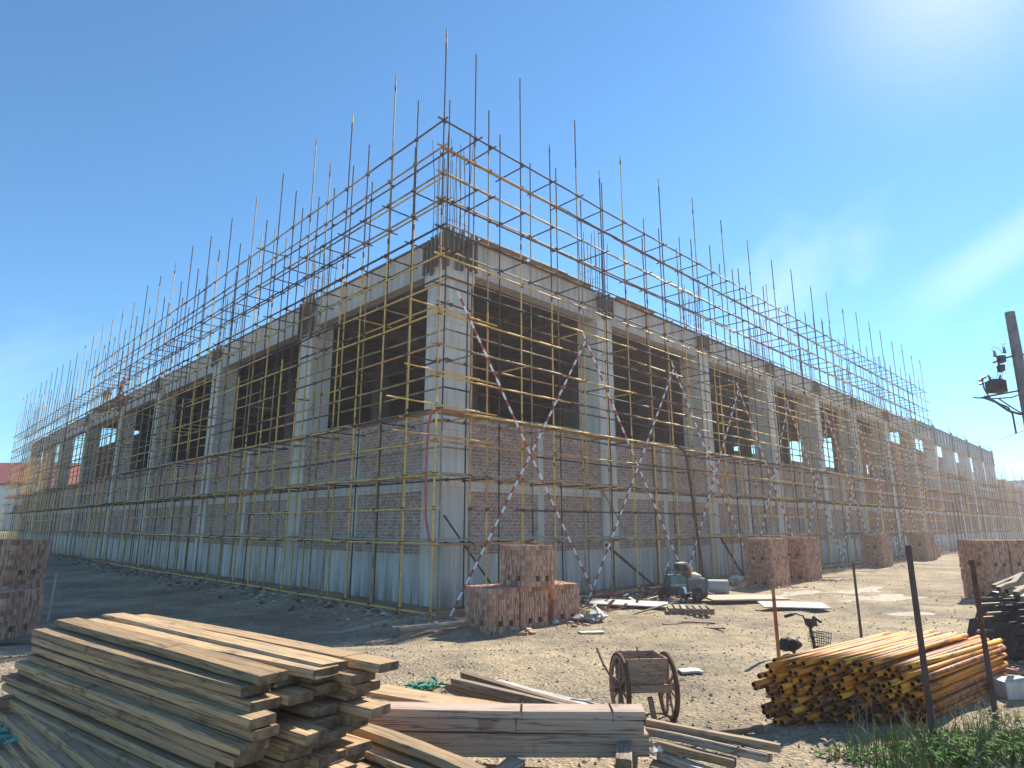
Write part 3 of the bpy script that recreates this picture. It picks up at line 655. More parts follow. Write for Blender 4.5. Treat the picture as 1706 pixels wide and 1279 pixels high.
# ------------------------------------------------------------------ packs of bricks
def pack_mesh(seed):
    global rnd
    keep = rnd; rnd = random.Random(seed); mb = MB(); w_, d_, rows, rh = .84, 1.2, 8, .123
    mb.box((0, 0, .49), (w_ - .2, d_ - .2, .96), 'rust')
    cj = [rnd.uniform(-.014, .010) for _ in range(20)]
    def brick(c, sz): mb.box(c, sz, 'brick', None, .004)
    def hole(k, n, r): return r in (1,) and (abs(k - n * .3) < 1.1 or abs(k - n * .7) < 1.1)
    for r in range(rows):
        z = r * rh + rh / 2 + .004; n = 14; p = w_ / n; bow = .012 * math.sin(r * 1.3 + seed)
        for sgn in (-1, 1):
            for k in range(n):
                if hole(k, n, r): continue
                brick((-w_ / 2 + p * (k + .5), sgn * (d_ / 2 - .055 + cj[k] + rnd.uniform(-.003, .003) + bow), z), (p - rnd.uniform(.008, .018), .11, rh - rnd.uniform(.001, .004)))
        n = 17; p = (d_ - .22) / n
        for sgn in (-1, 1):
            for k in range(n):
                if hole(k, n, r): continue
                brick((sgn * (w_ / 2 - .055 + cj[k] + rnd.uniform(-.003, .003) + bow), -d_ / 2 + .11 + p * (k + .5), z), (.11, p - rnd.uniform(.008, .018), rh - rnd.uniform(.001, .004)))
    z = rows * rh - .06
    for i in range(5):
        for k in range(17):
            if rnd.random() < .06: continue
            brick((-w_ / 2 + .11 + (w_ - .22) / 5 * (i + .5), -d_ / 2 + .11 + (d_ - .22) / 17 * (k + .5), z + rnd.uniform(-.008, .006)), ((w_ - .22) / 5 - .006, (d_ - .22) / 17 - .006, .115))
    rnd = keep; return mb.mesh('brick_pack')
PK = [pack_mesh(s) for s in (1, 2, 3, 4)]
def pack(x, y, z, rz, label, k=[0]):
    k[0] += 1; o = bpy.data.objects.new('brick_pack', PK[k[0] % 4]); COL.objects.link(o)
    o.location = (x, y, z); o.rotation_euler = (R(rnd.uniform(-.8, .8)), R(rnd.uniform(-.8, .8)), rz); POS[o.name] = Vector((x, y, z))
    tag(o, label, 'brick pack', 'packs of red bricks stacked on the site')
a34 = R(34); RD, BD = Vector((math.cos(a34), math.sin(a34), 0)), Vector((-math.sin(a34), math.cos(a34), 0))
pack(-.50, 16.37, -.02, a34, 'low brick pack under the raised one, beside the sunlit timber')
pack(.22, 16.86, -.02, a34 + R(1), 'red brick pack at the scaffold corner between two lower packs')
pack(1.10, 17.60, -.02, a34 - R(3), 'single low brick pack next to the rubble below the striped braces')
pc = at(877, 978, .98); pc = pc + RD * .40 + BD * .55
pack(pc.x, pc.y, .97, a34 + R(4), 'raised brick pack standing on two lower packs near the building corner')
def stack(x, y, rz, n, who, two=True):
    c, s = math.cos(rz), math.sin(rz)
    for i in range(n):
        px, py = x + c * .9 * i, y + s * .9 * i
        for h in range(2 if two else 1):
            lev = ('bottom' if h == 0 else 'top') + ' brick pack' if two else 'lone brick pack'
            which = '' if n == 1 else f', {ORD[i + 1]} column from the building corner'
            pack(px + rnd.uniform(-.04, .04), py + rnd.uniform(-.04, .04), zt(px, py) - .03 + h * .985, rz + R(rnd.uniform(-2, 2)), f'{lev} {who}{which}'.replace('brick pack of', 'pack of'))
stack(10.55, 27.5, R(45), 2, 'of the tall stack behind the red stake')
stack(13.3, 30.4, R(45), 2, 'of the darker stack just past that')
stack(22.4, 40.2, R(45), 2, 'of the stack behind the thin brown stake')
stack(29.6, 47.3, R(45), 3, 'in the row past the dark stake')
stack(33.6, 52.2, R(45), 1, 'ending the row past the dark stake', False)
for i in range(3):
    for h in range(2): pack(16.55 + .9 * i, 22.9 + .12 * i, zt(16.5, 22.9) + h * .985, R(8) + R(i), f'{("bottom", "top")[h]} brick pack, {ORD[i + 1]} column above the black heap at the frame edge')
pack(-11.55, 15.1, 0.0, R(-4), 'low brick pack beside the white stake, in front of taller packs')
for i in range(2):
    for h in range(2): pack(-12.78 - .9 * i, 16.75 - .05 * i, .12 + h * .985, R(-5) - R(i * 2), f'{("bottom", "top")[h]} brick pack of the shaded stack by the white stake, {ORD[i + 1]} column')
mb = MB()
for (cx_, cy_, n_, rr_) in ((-.3, 15.6, 30, 1.0), (.9, 16.6, 26, .9), (1.6, 17.3, 22, .8), (10.8, 26.9, 60, 1.5), (13.4, 29.9, 50, 1.5), (22.4, 39.4, 60, 2.2), (16.6, 22.3, 40, 1.3), (-11.3, 14.4, 40, 1.2), (8, 9.6, 50, 1.6)):
    for i in range(n_):
        x, y = cx_ + rnd.gauss(0, rr_ * .6), cy_ + rnd.gauss(0, rr_ * .3); r = rnd.choice((.02, .03, .045, .06)); g = rnd.uniform(0, 3.1)
        if rnd.random() < .3: mb.box((x, y, zt(x, y) + .025), (rnd.uniform(.1, .23), .11, .055), 'brick', (Vector((math.cos(g), math.sin(g), .05)), Vector((-math.sin(g), math.cos(g), .1)), Vector((0, 0, 1))), .008)
        else: mb.rock((x, y, zt(x, y) + r * .3), r, 'brick', .7)
tag(mb.build('broken_bricks'), 'broken bricks and chips lying round the brick packs', 'rubble', kind='stuff')
# ------------------------------------------------------------------ planks
def plank_vs(L_, w_, h_, seg=14, r=None, taper=0):
    r = r or rnd; vs = []; fs = []; ph = [r.uniform(0, 6.28) for _ in range(6)]
    b1, b2, b3 = r.uniform(-.012, .012), r.uniform(-.015, .015), r.uniform(-.02, .02)
    ew = [r.uniform(-.006, .006) for _ in range(4)]
    for i in range(seg + 1):
        t = i / seg; x = -L_ / 2 + L_ * t; e = math.sin(math.pi * t)
        zc = b1 * e + .003 * math.sin(5 * t + ph[0]); yc = b2 * e + .003 * math.sin(4 * t + ph[1]); tw = b3 * (t - .5)
        wl = w_ / 2 + .004 * math.sin(9 * t + ph[2]) + r.uniform(-.0025, .0025); wr = w_ / 2 + .004 * math.sin(8 * t + ph[3]) + r.uniform(-.0025, .0025); hh = h_ / 2 + r.uniform(-.0012, .0012)
        if i in (0, seg): wl *= .97; wr *= .97; hh *= .95
        c = min(.008, h_ * .2)
        for (y, z) in ((-wl + c, -hh), (wr - c, -hh), (wr, -hh + c), (wr, hh - c), (wr - c, hh), (-wl + c, hh), (-wl, hh - c), (-wl, -hh + c)):
            xx = x + (ew[0] * (y / w_) * 2 if i == 0 else ew[1] * (y / w_) * 2 if i == seg else 0)
            vs.append((xx, yc + y - z * tw, zc + z + y * tw))
    for i in range(seg):
        for k in range(8): q = (k + 1) % 8; fs.append((i * 8 + k, i * 8 + q, (i + 1) * 8 + q, (i + 1) * 8 + k)[::-1])
    fs.append(tuple(range(8))); fs.append(tuple(range(seg * 8, seg * 8 + 8))[::-1]); return vs, fs
def round_end(vs, seg, L_, w_):
    """waney, axe-rounded end"""
    o = []
    for (x, y, z) in vs:
        if x < -L_ / 2 + .03: x += .09 * (abs(y) / (w_ / 2)) ** 2
        o.append((x, y, z))
    return o
def plank_mesh(name, L_, w_, h_, mat, rounded=False):
    vs, fs = plank_vs(L_, w_, h_); vs = round_end(vs, 14, L_, w_) if rounded else vs
    mb = MB(); mb.add(vs, fs, mat); mb.mat('plank_end'); mb.mi[-1] = mb.mi[-2] = 1; me = mb.mesh(name)
    return me
PL_M = [plank_mesh('scaffold_plank', 4.0 + .06 * rnd.uniform(-1, 1), rnd.choice((.2, .21, .22, .19)), .062, 'plank', i % 3 == 0) for i in range(12)]
def put(me, name, mid, d, roll, label, cat, group):
    o = bpy.data.objects.new(name, me); COL.objects.link(o); d = Vector(d).normalized()
    o.location = mid; o.rotation_euler = (roll, -math.asin(d.z), math.atan2(d.y, d.x)); POS[o.name] = Vector(mid)
    return tag(o, label, cat, group)
C0 = Vector((-1.54, 4.23)); dd = Vector((-.797, .607)); pp = Vector((.607, .797))
GS = 'planks of the big front stack'
NL = 15
colnm = ['outer face column', 'second column in', 'third column in', 'far column by the gravel']
for l in range(NL):                      # l=0 top course
    for c in range(4):
        z = 1.435 - l * .0685 - .031
        out = min(l, 9) * .026 + rnd.uniform(-.025, .025) if c == 0 else rnd.uniform(-.01, .01)
        off = rnd.uniform(-.14, .14) + (.1 if c == 0 else 0) + (-.16 if c == 3 and rnd.random() < .5 else 0)
        if c == 1: off += .14
        if c > 0 and l > 1: off += rnd.choice((0, 0, .12, .28, -.12))
        if l == 0 and c == 0: off = .12
        p = C0 + pp * (.10 + c * .222 - out) + dd * (2.0 + off)
        dv = dd + pp * rnd.uniform(-.012, .012)
        put(rnd.choice(PL_M), 'scaffold_plank', (p.x, p.y, z + rnd.uniform(-.004, .004)), (dv.x, dv.y, rnd.uniform(-.004, .004)), R(rnd.uniform(-.8, .8)),
            f'weathered plank, big front stack, {ORD[l + 1]} course from its top, {colnm[c]}', 'plank', GS)
TOPS = [(.22, .08, .03, 'pale warped plank lying on top of the big front stack, nearest its outer face'), (.44, -.12, -.025, 'sunlit plank on top of the big front stack, second from its outer face'), (.63, .0, .03, 'overlapping plank with a sawn end on top of the big front stack'), (.86, -.22, .0, 'thick plank with a wire round its end on top of the big front stack')]
for k, (c, off, yaw, lb) in enumerate(TOPS):
    p = C0 + pp * c + dd * (2.05 + off); dv = dd + pp * yaw
    put(PL_M[k * 2 + 1], 'scaffold_plank', (p.x, p.y, 1.435 + .037 + (.015 if k == 2 else 0)), (dv.x, dv.y, .0), R(rnd.uniform(-1, 1)), lb, 'plank', GS)
# wires tied round the stack end
mb = MB(); q = C0 + pp * .76 + dd * .22; e = pp
mb.tube([Vector((*(q), 1.42)), Vector((*(q), 1.502)), Vector((*(q + e * .24), 1.502)), Vector((*(q + e * .24), 1.40))], .004, 'rust', 5)
tag(mb.build('tie_wire', None, (q.x, q.y, 1.5)), 'thin rusty tie wire looped over the end of the top plank', 'wire')
# lower stack lying beside it
F0, N0 = at(22, 1172, .86), at(160, 1285, .86); d2 = Vector((F0.x - N0.x, F0.y - N0.y)).normalized(); p2 = Vector((d2.y, -d2.x))
if p2.x < 0: p2 = -p2
for l in range(6):
    for c in range(2):
        z = .83 - l * .0625; p = Vector((F0.x, F0.y)) - d2 * (2.0 + rnd.uniform(-.12, .12)) + p2 * (.11 + c * .225 - l * .045 + rnd.uniform(-.015, .015))
        dv = d2 + p2 * rnd.uniform(-.015, .015)
        put(rnd.choice(PL_M), 'scaffold_plank', (p.x, p.y, z), (dv.x, dv.y, 0), R(rnd.uniform(-1, 1)),
            f'grey plank, low shaded stack, {ORD[l + 1]} course down, {ORD[c + 1]} from its outer edge', 'plank', 'planks of the low stack under the big one')
def lay(a, b, w_, h_, mat, name, label, cat='plank', group=None, roll=0, rounded=False, strap=None):
    a, b = Vector(a), Vector(b); L_ = (b - a).length
    o = put(plank_mesh(name, L_, w_, h_, mat, rounded), name, (a + b) / 2, b - a, roll, label, cat, group)
    for t in (strap or []):
        mb = MB(); x = -L_ / 2 + L_ * t; s = h_ / 2 + .004; y = w_ / 2 + .004
        mb.tube([(x, -y, -s), (x, y, -s), (x, y, s), (x, -y, s), (x, -y, -s)], .005, 'rust', 5, False); me = mb.mesh('strap')
        q = bpy.data.objects.new('strap', me); COL.objects.link(q); q.parent = o; POS[q.name] = Vector((0, 0, 0))
    return o
GM = 'loose timber lying in the middle heap'
a, b = at(600, 1192, .96), at(1076, 1197, .96)
dirb = (b - a).normalized(); per = Vector((-dirb.y, dirb.x, 0)); dn = Vector((0, 0, -1))
def beam(dz, w_, h_, t0, t1, push, lb, st=None):
    lay(a + dirb * t0 + dn * (dz + h_ / 2 - .05) - per * push + per * (w_ / 2), b + dirb * t1 + dn * (dz + h_ / 2 - .05) - per * push + per * (w_ / 2), w_, h_, 'timber', 'timber_beam', lb, 'beam', 'squared beams of the middle heap', 0, False, st)
beam(.0, .24, .062, -.3, .0, .0, 'top mauve beam of the bundle beside the old cart, tied with wire', [.62, .9])
beam(.066, .25, .10, -.5, -.02, .005, 'second mauve beam from the top of the tied bundle', [.635])
beam(.172, .26, .17, -.1, .02, -.03, 'thick blue-grey beam at the bottom of the tied bundle', None)
q = a + dn * .40; lay(q + dirb * .2 + per * .1, q + dirb * 2.2 - per * .15, .22, .055, 'plank', 'loose_plank', 'brown plank lying in the shade beneath the tied beams', 'plank', GM)
lay(at(1040, 1300, .62), at(1052, 1228, .66), .12, .30, 'timber', 'support_block', 'upright wooden block propping the end of the tied beams', 'block', None)
lay(at(760, 1330, .60), at(862, 1268, .66), .16, .05, 'stick', 'loose_plank', 'tan board edge pointing up under the tied beams', 'plank', GM)
q0 = a + dn * .55
lay(q0 + dirb * .3 - per * .5, q0 + dirb * 1.9 - per * .62, .22, .05, 'plank', 'loose_plank', 'dusty flat plank at the bottom edge of the frame below the beams', 'plank', GM)
lay(q0 + dirb * .2 - per * .25, q0 + dirb * 2.1 - per * .3, .22, .05, 'plank', 'loose_plank', 'second flat plank on the ground below the beams', 'plank', GM)
# boards slanting down from the big stack
lay(at(598, 1213, .93), at(800, 1290, .86), .15, .055, 'plank', 'loose_plank', 'narrow sunlit plank slanting from the big stack under the beams', 'plank', GM)
lay(at(590, 1238, .86), at(745, 1300, .80), .20, .05, 'plank', 'loose_plank', 'wide pale plank slanting beside the narrow sunlit one', 'plank', GM)
lay(at(560, 1262, .80), at(690, 1315, .74), .24, .05, 'plank', 'loose_plank', 'pale plank at the bottom edge beside the big stack', 'plank', GM)
lay(at(625, 1150, .74), at(850, 1186, .70), .34, .05, 'plank', 'loose_plank', 'broad sunlit board lying behind the tied beams', 'plank', GM)
lay(at(560, 1178, .60), at(700, 1182, .60), .24, .05, 'plank', 'loose_plank', 'short board sticking out behind the big stack', 'plank', GM)
# thin rails behind the beams
lay(at(738, 1142, .60), at(960, 1196, .56), .09, .08, 'cartwood', 'round_rail', 'lowest grey rail of the three behind the beams', 'rail', GM, 0, True)
lay(at(748, 1134, .68), at(985, 1190, .62), .09, .08, 'stick', 'round_rail', 'pale rail lying between two grey rails behind the beams', 'rail', GM, 0, True)
lay(at(765, 1122, .62), at(1010, 1190, .58), .10, .07, 'cartwood', 'round_rail', 'brown pointed rail behind the beams', 'rail', GM, 0, True)
lay(at(826, 1136, .56), at(1035, 1188, .52), .16, .04, 'greyboard', 'loose_plank', 'grey board lying on the gravel beside the pointed rail', 'plank', GM)
# boards running off to the pipes
lay(at(1070, 1216, .74), at(1282, 1262, .70), .30, .06, 'timber', 'loose_plank', 'broad pinkish plank with straps running towards the yellow pipes', 'plank', GM, R(-14), False, [.45, .8])
lay(at(1078, 1203, .80), at(1300, 1247, .76), .07, .06, 'plank', 'loose_plank', 'narrow lath along the edge of the broad strapped plank', 'plank', GM)
lay(at(1095, 1240, .72), at(1225, 1272, .68), .09, .06, 'plank', 'loose_plank', 'bright narrow plank below the broad strapped plank', 'plank', GM)
lay(at(1100, 1256, .66), at(1190, 1290, .62), .10, .06, 'timber', 'loose_plank', 'pinkish short plank with a broken end by the beam bundle', 'plank', GM)
lay(at(1085, 1275, .60), at(1240, 1300, .58), .20, .05, 'plank', 'loose_plank', 'shaded plank at the bottom edge between beams and grass', 'plank', GM)
lay(at(1180, 1222, .47), at(1272, 1211, .52), .06, .05, 'cartwood', 'loose_plank', 'thin brown pole end lying on gravel before the pipe pile', 'plank', GM)
lay(at(-30, 1180, .84), at(72, 1158, .86), .05, .12, 'cartwood', 'loose_plank', 'dark brown board lying across the low shaded stack', 'plank', GM)
# pale bag and net scraps
mb = MB()
for i in range(7): mb.rock(at(1086 + rnd.uniform(-9, 14), 1246 + rnd.uniform(-10, 6), .70), rnd.uniform(.03, .055), 'cement_bag', .9)
tag(mb.build('paper_sack', None, at(1086, 1248, .66)), 'crumpled pale sack stuffed between the beam end and broad plank', 'sack')
def net(pts, m, name, label, n=22, r=.05):
    mb = MB(); c = Vector(pts[0])
    for i in range(n):
        p = Vector(pts[rnd.randrange(len(pts))]) + Vector((rnd.uniform(-r, r) * 3, rnd.uniform(-r, r) * 2, rnd.uniform(0, r)))
        q = p + Vector((rnd.uniform(-.2, .2), rnd.uniform(-.15, .15), rnd.uniform(-.01, .04))); mb.tube([p, (p + q) / 2 + Vector((0, 0, .02)), q], [.006, .022, .006], m, 5)
    tag(mb.build(name, None, c), label, 'net')
g1 = gnd(695, 1150); net([g1, g1 + Vector((.2, .02, .02)), g1 + Vector((.1, -.1, .02)), g1 + Vector((.32, -.12, .02))], 'green_net', 'safety_net', 'rumpled green safety net on the gravel behind the broad board', 30, .05)
g2 = at(4, 1245, .62); net([g2, g2 + Vector((-.15, .05, .03)), g2 + Vector((-.08, -.2, .02))], 'teal_net', 'safety_net', 'bright teal net bundle beside the low shaded plank stack', 26, .06)
# ------------------------------------------------------------------ pile of yellow scaffold pipes
PD = Vector((.787, .617)); PN = Vector((.617, -.787))
M['pipe_shaded'] = m_rusty('shaded_pipe_paint', (.34, .10, .02), (.54, .18, .025), (.11, .05, .035), .49)  # darker rusty paint; shade low in the pile put into its colour
def pipe_mesh(L_, seed, pm='pipe'):
    r = random.Random(seed); mb = MB(); n = 10; b = r.uniform(-.006, .006); vs = []; fs = []
    st = [(-L_ / 2 + .001, .022), (-L_ / 2, .022), (-L_ / 2, .027), (-L_ / 6, .027), (L_ / 6, .027), (L_ / 2, .027), (L_ / 2, .022), (L_ / 2 - .001, .022)]
    for i, (x, rr) in enumerate(st):
        for k in range(n):
            g = 6.2832 * k / n; vs.append((x, rr * math.cos(g), rr * math.sin(g) + b * math.cos(math.pi * x / L_)))
    for i in range(1, len(st) - 2):
        for k in range(n): q = (k + 1) % n; fs.append((i * n + k, i * n + q, (i + 1) * n + q, (i + 1) * n + k)[::-1])
    mb.add(vs, fs, pm, True)
    for sgn in (-1, 1):
        vs = []; 
        for x in (sgn * L_ / 2, sgn * (L_ / 2 - .22)):
            for k in range(n): g = 6.2832 * k / n; vs.append((x, .022 * math.cos(g), .022 * math.sin(g)))
        mb.add(vs, [(k, (k + 1) % n, n + (k + 1) % n, n + k) if sgn > 0 else (n + k, n + (k + 1) % n, (k + 1) % n, k) for k in range(n)] + [tuple(range(n, 2 * n))], 'pipe_in')
    return mb.mesh('scaffold_pipe')
PM_ = [pipe_mesh(L_, s) for s, L_ in enumerate((2.8, 2.85, 2.75, 2.9, 2.8))]
PO_ = [pipe_mesh(L_, s + 20, 'pipe_shaded') for s, L_ in enumerate((2.8, 2.84, 2.75, 2.88, 2.8))]
P0 = Vector((2.62, 7.02)); base = .43
for r_ in range(13):                      # r_=0 bottom
    n = 18 if r_ < 11 else (16 if r_ == 11 else 13)
    for k in range(n):
        c = k + (.5 if r_ % 2 else 0) + (1 if r_ > 10 else 0)
        s = c * .0560 + rnd.uniform(-.005, .005); along = 1.22 * s / 1.08 + 1.42 + rnd.gauss(0, .075) + (.25 if rnd.random() < .06 else 0) + .02 * (11 - r_) * (1 if r_ < 11 else 0) * rnd.random() - (.12 if k < 4 else 0)
        p = P0 + PD * along + PN * s; z = base + .027 + r_ * .0490 + rnd.uniform(-.003, .003) + (.02 if r_ == 12 else 0)
        dv = PD + PN * rnd.uniform(-.010, .010) * (2.2 if r_ > 10 else 1)
        top = 13 - r_
        lb = f'yellow pipe in the pile, {ORD[top]} row from the top, {ORD[k + 1]} from bicycle side'
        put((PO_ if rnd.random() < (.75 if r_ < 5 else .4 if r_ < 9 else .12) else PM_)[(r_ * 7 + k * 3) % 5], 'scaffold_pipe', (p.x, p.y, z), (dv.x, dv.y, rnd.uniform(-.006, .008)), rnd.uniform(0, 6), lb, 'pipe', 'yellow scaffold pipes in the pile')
# ------------------------------------------------------------------ stakes
def stake(px, py_b, py_t, r, mats, label, lean=0):
    g = gnd(px, py_b); d = ray(px, py_t); t = g.y / d.y; zt_ = HC + d.z * t; mb = MB(); n = len(mats); h = zt_ - g.z + .12
    for i, m in enumerate(mats):
        a_, b_ = g + Vector((lean * i / n, 0, -.12 + h * i / n)), g + Vector((lean * (i + 1) / n, 0, -.12 + h * (i + 1) / n)); mb.tube([a_, b_], [r * (1.05 - .1 * i / n), r * (1.05 - .1 * (i + 1) / n)], m, 8)
    tag(mb.build('stake', None, g), label, 'stake', 'upright stakes round the storage piles')
M['stakewood'] = m_simple('stake_wood', (.30, .13, .06), (.46, .24, .12), 6, .8, .3, (3, 3, .6))
M['stakedark'] = m_simple('dark_stake', (.06, .035, .035), (.13, .08, .075), 6, .8, .3, (3, 3, .6))
M['stakered'] = m_simple('red_stake', (.30, .05, .03), (.42, .09, .06), 6, .7, .2)
stake(1298, 1098, 966, .030, ['stakewood', 'stakewood', 'stakered', 'stakered', 'stakewood'], 'red and tan stake standing by the bicycle at the pipe pile')
stake(1436, 1068, 936, .028, ['stakedark', 'stakedark'], 'thin brown stake standing behind the yellow pipes')
stake(1557, 1240, 908, .028, ['stakedark', 'stakedark', 'stakedark'], 'thick dark stake standing in front of the yellow pipes')
stake(1661, 1205, 932, .026, ['stakedark', 'rust'], 'brown stake between the yellow pipes and black heap')
stake(80, 1034, 952, .035, ['white', 'white'], 'white painted stake standing in the shade behind the plank stack', .05)
stake(253, 1022, 990, .02, ['stakewood'], 'small tan peg showing above the plank stack')
# ------------------------------------------------------------------ old brick cart
cg = gnd(1076, 1196); ca = R(7); CX = Vector((math.cos(ca), math.sin(ca), 0)); CY = Vector((-math.sin(ca), math.cos(ca), 0)); Zv = Vector((0, 0, 1))
cart = thing('brick_cart', cg, 'old brown brick cart with two spoked wheels standing on the gravel', 'cart')
def cp(x, y, z): return cg + (CX * x + CY * y) * .78 + Zv * (z * .86)
s_ = cg.y / 9.0
def body():
    mb = MB(); b0, b1 = .33, .71
    lo = [(-.22, -.13), (.22, -.13), (.22, .34), (-.22, .34)]; hi = [(-.29, -.19), (.29, -.19), (.29, .40), (-.29, .40)]
    for k in range(4):
        q = (k + 1) % 4; A, B = lo[k], lo[q]; C_, D_ = hi[q], hi[k]; n = Vector(((A[0] + B[0]) / 2, (A[1] + B[1]) / 2 - .1, 0)).normalized() * -.025
        o = [cp(A[0], A[1], b0), cp(B[0], B[1], b0), cp(C_[0], C_[1], b1), cp(D_[0], D_[1], b1)]; o = [p if j < 2 else p - Zv * (.28 if (C_ if j == 2 else D_)[1] > 0 else 0) for j, p in enumerate(o)]; i_ = [cp(p[0] + n.x, p[1] + n.y, z) for p, z in ((A, b0), (B, b0), (C_, b1), (D_, b1))]
        mb.add(o + i_, [(0, 1, 2, 3), (7, 6, 5, 4), (3, 2, 6, 7), (0, 4, 5, 1), (0, 3, 7, 4), (1, 5, 6, 2)], 'cartwood')
    mb.box(cp(0, .105, b0 + .01), (.42, .45, .03), 'cartwood', (CX, CY, Zv)); mb.box(cp(0, -.165, b0 + .045), (.50, .03, .06), 'cartwood', (CX, CY, Zv))
    for x in (-.26, -.12, .05, .2): mb.tube([cp(x, -.185, b1 - .02), cp(x + .005, -.19, b1 + .025)], .004, 'rust', 4)
    return mb
body().build('box', cart)
def wheel(x, tilt):
    ax = (CX + CY * tilt).normalized(); c = cp(x, .06, .345); mb = MB(); mb.ring(c, ax, .305, .024, 'cartwood', 30, 8, .022); mb.ring(c, ax, .334, .012, 'rust', 30, 6, .026)
    wo = mb.build('wheel', cart); a_ = ax.orthogonal().normalized(); b_ = ax.cross(a_)
    for k in range(8):
        g = k * math.pi / 4 + .2; d = a_ * math.cos(g) + b_ * math.sin(g); mb = MB(); mb.tube([c + d * .04, c + d * .295], [.018, .013], 'cartwood', 6); mb.build('spoke', wo)
    mb = MB(); mb.tube([c - ax * .07, c + ax * .07], .05, 'cartwood', 10); mb.build('hub', wo)
wheel(-.33, 0); wheel(.35, -.05)
mb = MB(); mb.tube([cp(-.40, .06, .345), cp(.42, .06, .345)], .02, 'rust', 8); mb.build('axle', cart)
mb = MB(); mb.bar(cp(.03, -.12, .26), cp(.08, -.14, -.02), .05, .06, 'cartwood', Vector((0, 1, 0))); mb.build('leg', cart)
for x in (-.30, .24):
    mb = MB(); mb.tube([cp(x, .42, .33), cp(x * 1.12, .85, .46), cp(x * 1.18, 1.15, .62)], .018, 'cartwood', 6); mb.build('handle', cart)
# ------------------------------------------------------------------ electric bicycle behind the pipes
bg_ = gnd(1300, 1104); bg_.x, bg_.y = 3.80, 8.75; bg_.z = zt(3.8, 8.75)
bike = thing('electric_bicycle', bg_, 'small black electric bicycle with a wire basket behind the pipes', 'bicycle')
fa = R(28); FX = Vector((math.cos(fa), math.sin(fa), 0)); FY = Vector((-math.sin(fa), math.cos(fa), 0))
def bp_(x, y, z): return bg_ + (FX * x + FY * y + Zv * z) * .76
for x in (-.42, .42):
    mb = MB(); mb.ring(bp_(x, 0, .24), FY, .20, .035, 'black', 24, 8); wo = mb.build('wheel', bike); mb = MB()
    for k in range(6): g = k * 1.047; mb.tube([bp_(x, 0, .24), bp_(x + .2 * math.cos(g), 0, .24 + .2 * math.sin(g))], .009, 'dark_metal', 4)
    mb.tube([bp_(x, -.05, .24), bp_(x, .05, .24)], .04, 'dark_metal', 10); mb.build('rim', wo)
mb = MB(); mb.tube([bp_(-.42, 0, .24), bp_(-.2, 0, .30), bp_(.1, 0, .28), bp_(.28, 0, .5), bp_(.25, 0, .78)], .03, 'dark_metal', 8); mb.tube([bp_(-.22, 0, .3), bp_(-.26, 0, .62)], .022, 'dark_metal', 8); mb.box(bp_(-.05, 0, .34), (.34, .13, .14), 'dark_metal', (FX, FY, Zv)); mb.build('frame', bike)
mb = MB(); mb.tube([bp_(.42, -.06, .24), bp_(.33, -.05, .55), bp_(.27, 0, .62), bp_(.21, 0, .95)], .022, 'dark_metal', 8); mb.tube([bp_(.42, .06, .24), bp_(.33, .05, .55), bp_(.27, 0, .62)], .02, 'dark_metal', 8); mb.build('fork', bike)
mb = MB(); mb.tube([bp_(.06, -.30, 1.08), bp_(.12, -.20, 1.13), bp_(.18, -.10, 1.10), bp_(.22, -.05, .93), bp_(.22, .05, .93), bp_(.18, .10, 1.10), bp_(.12, .2, 1.13), bp_(.06, .30, 1.08)], .012, 'dark_metal', 8); hb = mb.build('handlebar', bike)
for y in (-1, 1): mb = MB(); mb.tube([bp_(.065, y * .22, 1.115), bp_(.03, y * .36, 1.065)], .019, 'black', 8); mb.build('grip', hb)
mb = MB(); mb.box(bp_(.24, 0, 1.0), (.07, .14, .09), 'dark_metal', (FX, FY, Zv), .008); mb.build('display', bike)
mb = MB(); mb.tube([bp_(-.42, 0, .66), bp_(-.34, 0, .69), bp_(-.2, 0, .68), bp_(-.08, 0, .66)], [.06, .095, .075, .03], 'black', 10); mb.build('saddle', bike)
mb = MB(); mb.tube([bp_(-.5, 0, .60), bp_(-.46, 0, .72), bp_(-.47, 0, .80)], [.05, .07, .04], 'black', 8); mb.build('backrest', bike)
mb = MB()
for zz, sz in ((.58, .8), (.66, .9), (.74, .95), (.82, 1.0)):
    q = [bp_(.36, -.15 * sz, zz), bp_(.36 + .2 * sz, -.15 * sz, zz), bp_(.36 + .2 * sz, .15 * sz, zz), bp_(.36, .15 * sz, zz), bp_(.36, -.15 * sz, zz)]; mb.tube(q, .006, 'dark_metal', 4, False)
for k in range(7):
    y = -.15 + .05 * k; mb.tube([bp_(.36, y, .82), bp_(.36, y * .8, .58), bp_(.52, y * .8, .58), bp_(.56, y, .82)], .004, 'dark_metal', 4, False)
mb.build('basket', bike)
# ------------------------------------------------------------------ little engine tricycle among the rubble
tg = gnd(1138, 1002); tg.z = zt(tg.x, tg.y); ta = R(20); TX = Vector((math.cos(ta), math.sin(ta), 0)); TY = Vector((-math.sin(ta), math.cos(ta), 0))
tri = thing('motor_tricycle', tg, 'battered teal and grey motor tricycle loader parked among rubble by the scaffold', 'tricycle')
def tp(x, y, z): return tg + TX * x + TY * y + Zv * z
T3 = (TX, TY, Zv)
mb = MB(); mb.box(tp(-.28, 0, .46), (.62, .5, .14), 'bluegrey', T3, .01); mb.box(tp(-.1, 0, .34), (1.3, .3, .08), 'dark_metal', T3, .01); mb.build('chassis', tri)
mb = MB(); mb.box(tp(-.24, .02, .70), (.62, .42, .32), 'teal', T3, .015); mb.box(tp(-.28, -.20, .54), (.58, .05, .06), 'white', T3, .006); mb.build('engine_hood', tri)
mb = MB(); mb.box(tp(.36, 0, .52), (.62, .62, .42), 'bluegrey', T3, .02); mb.box(tp(.36, 0, .745), (.66, .66, .03), 'greyboard', T3, .01); mb.build('hopper', tri)
mb = MB()
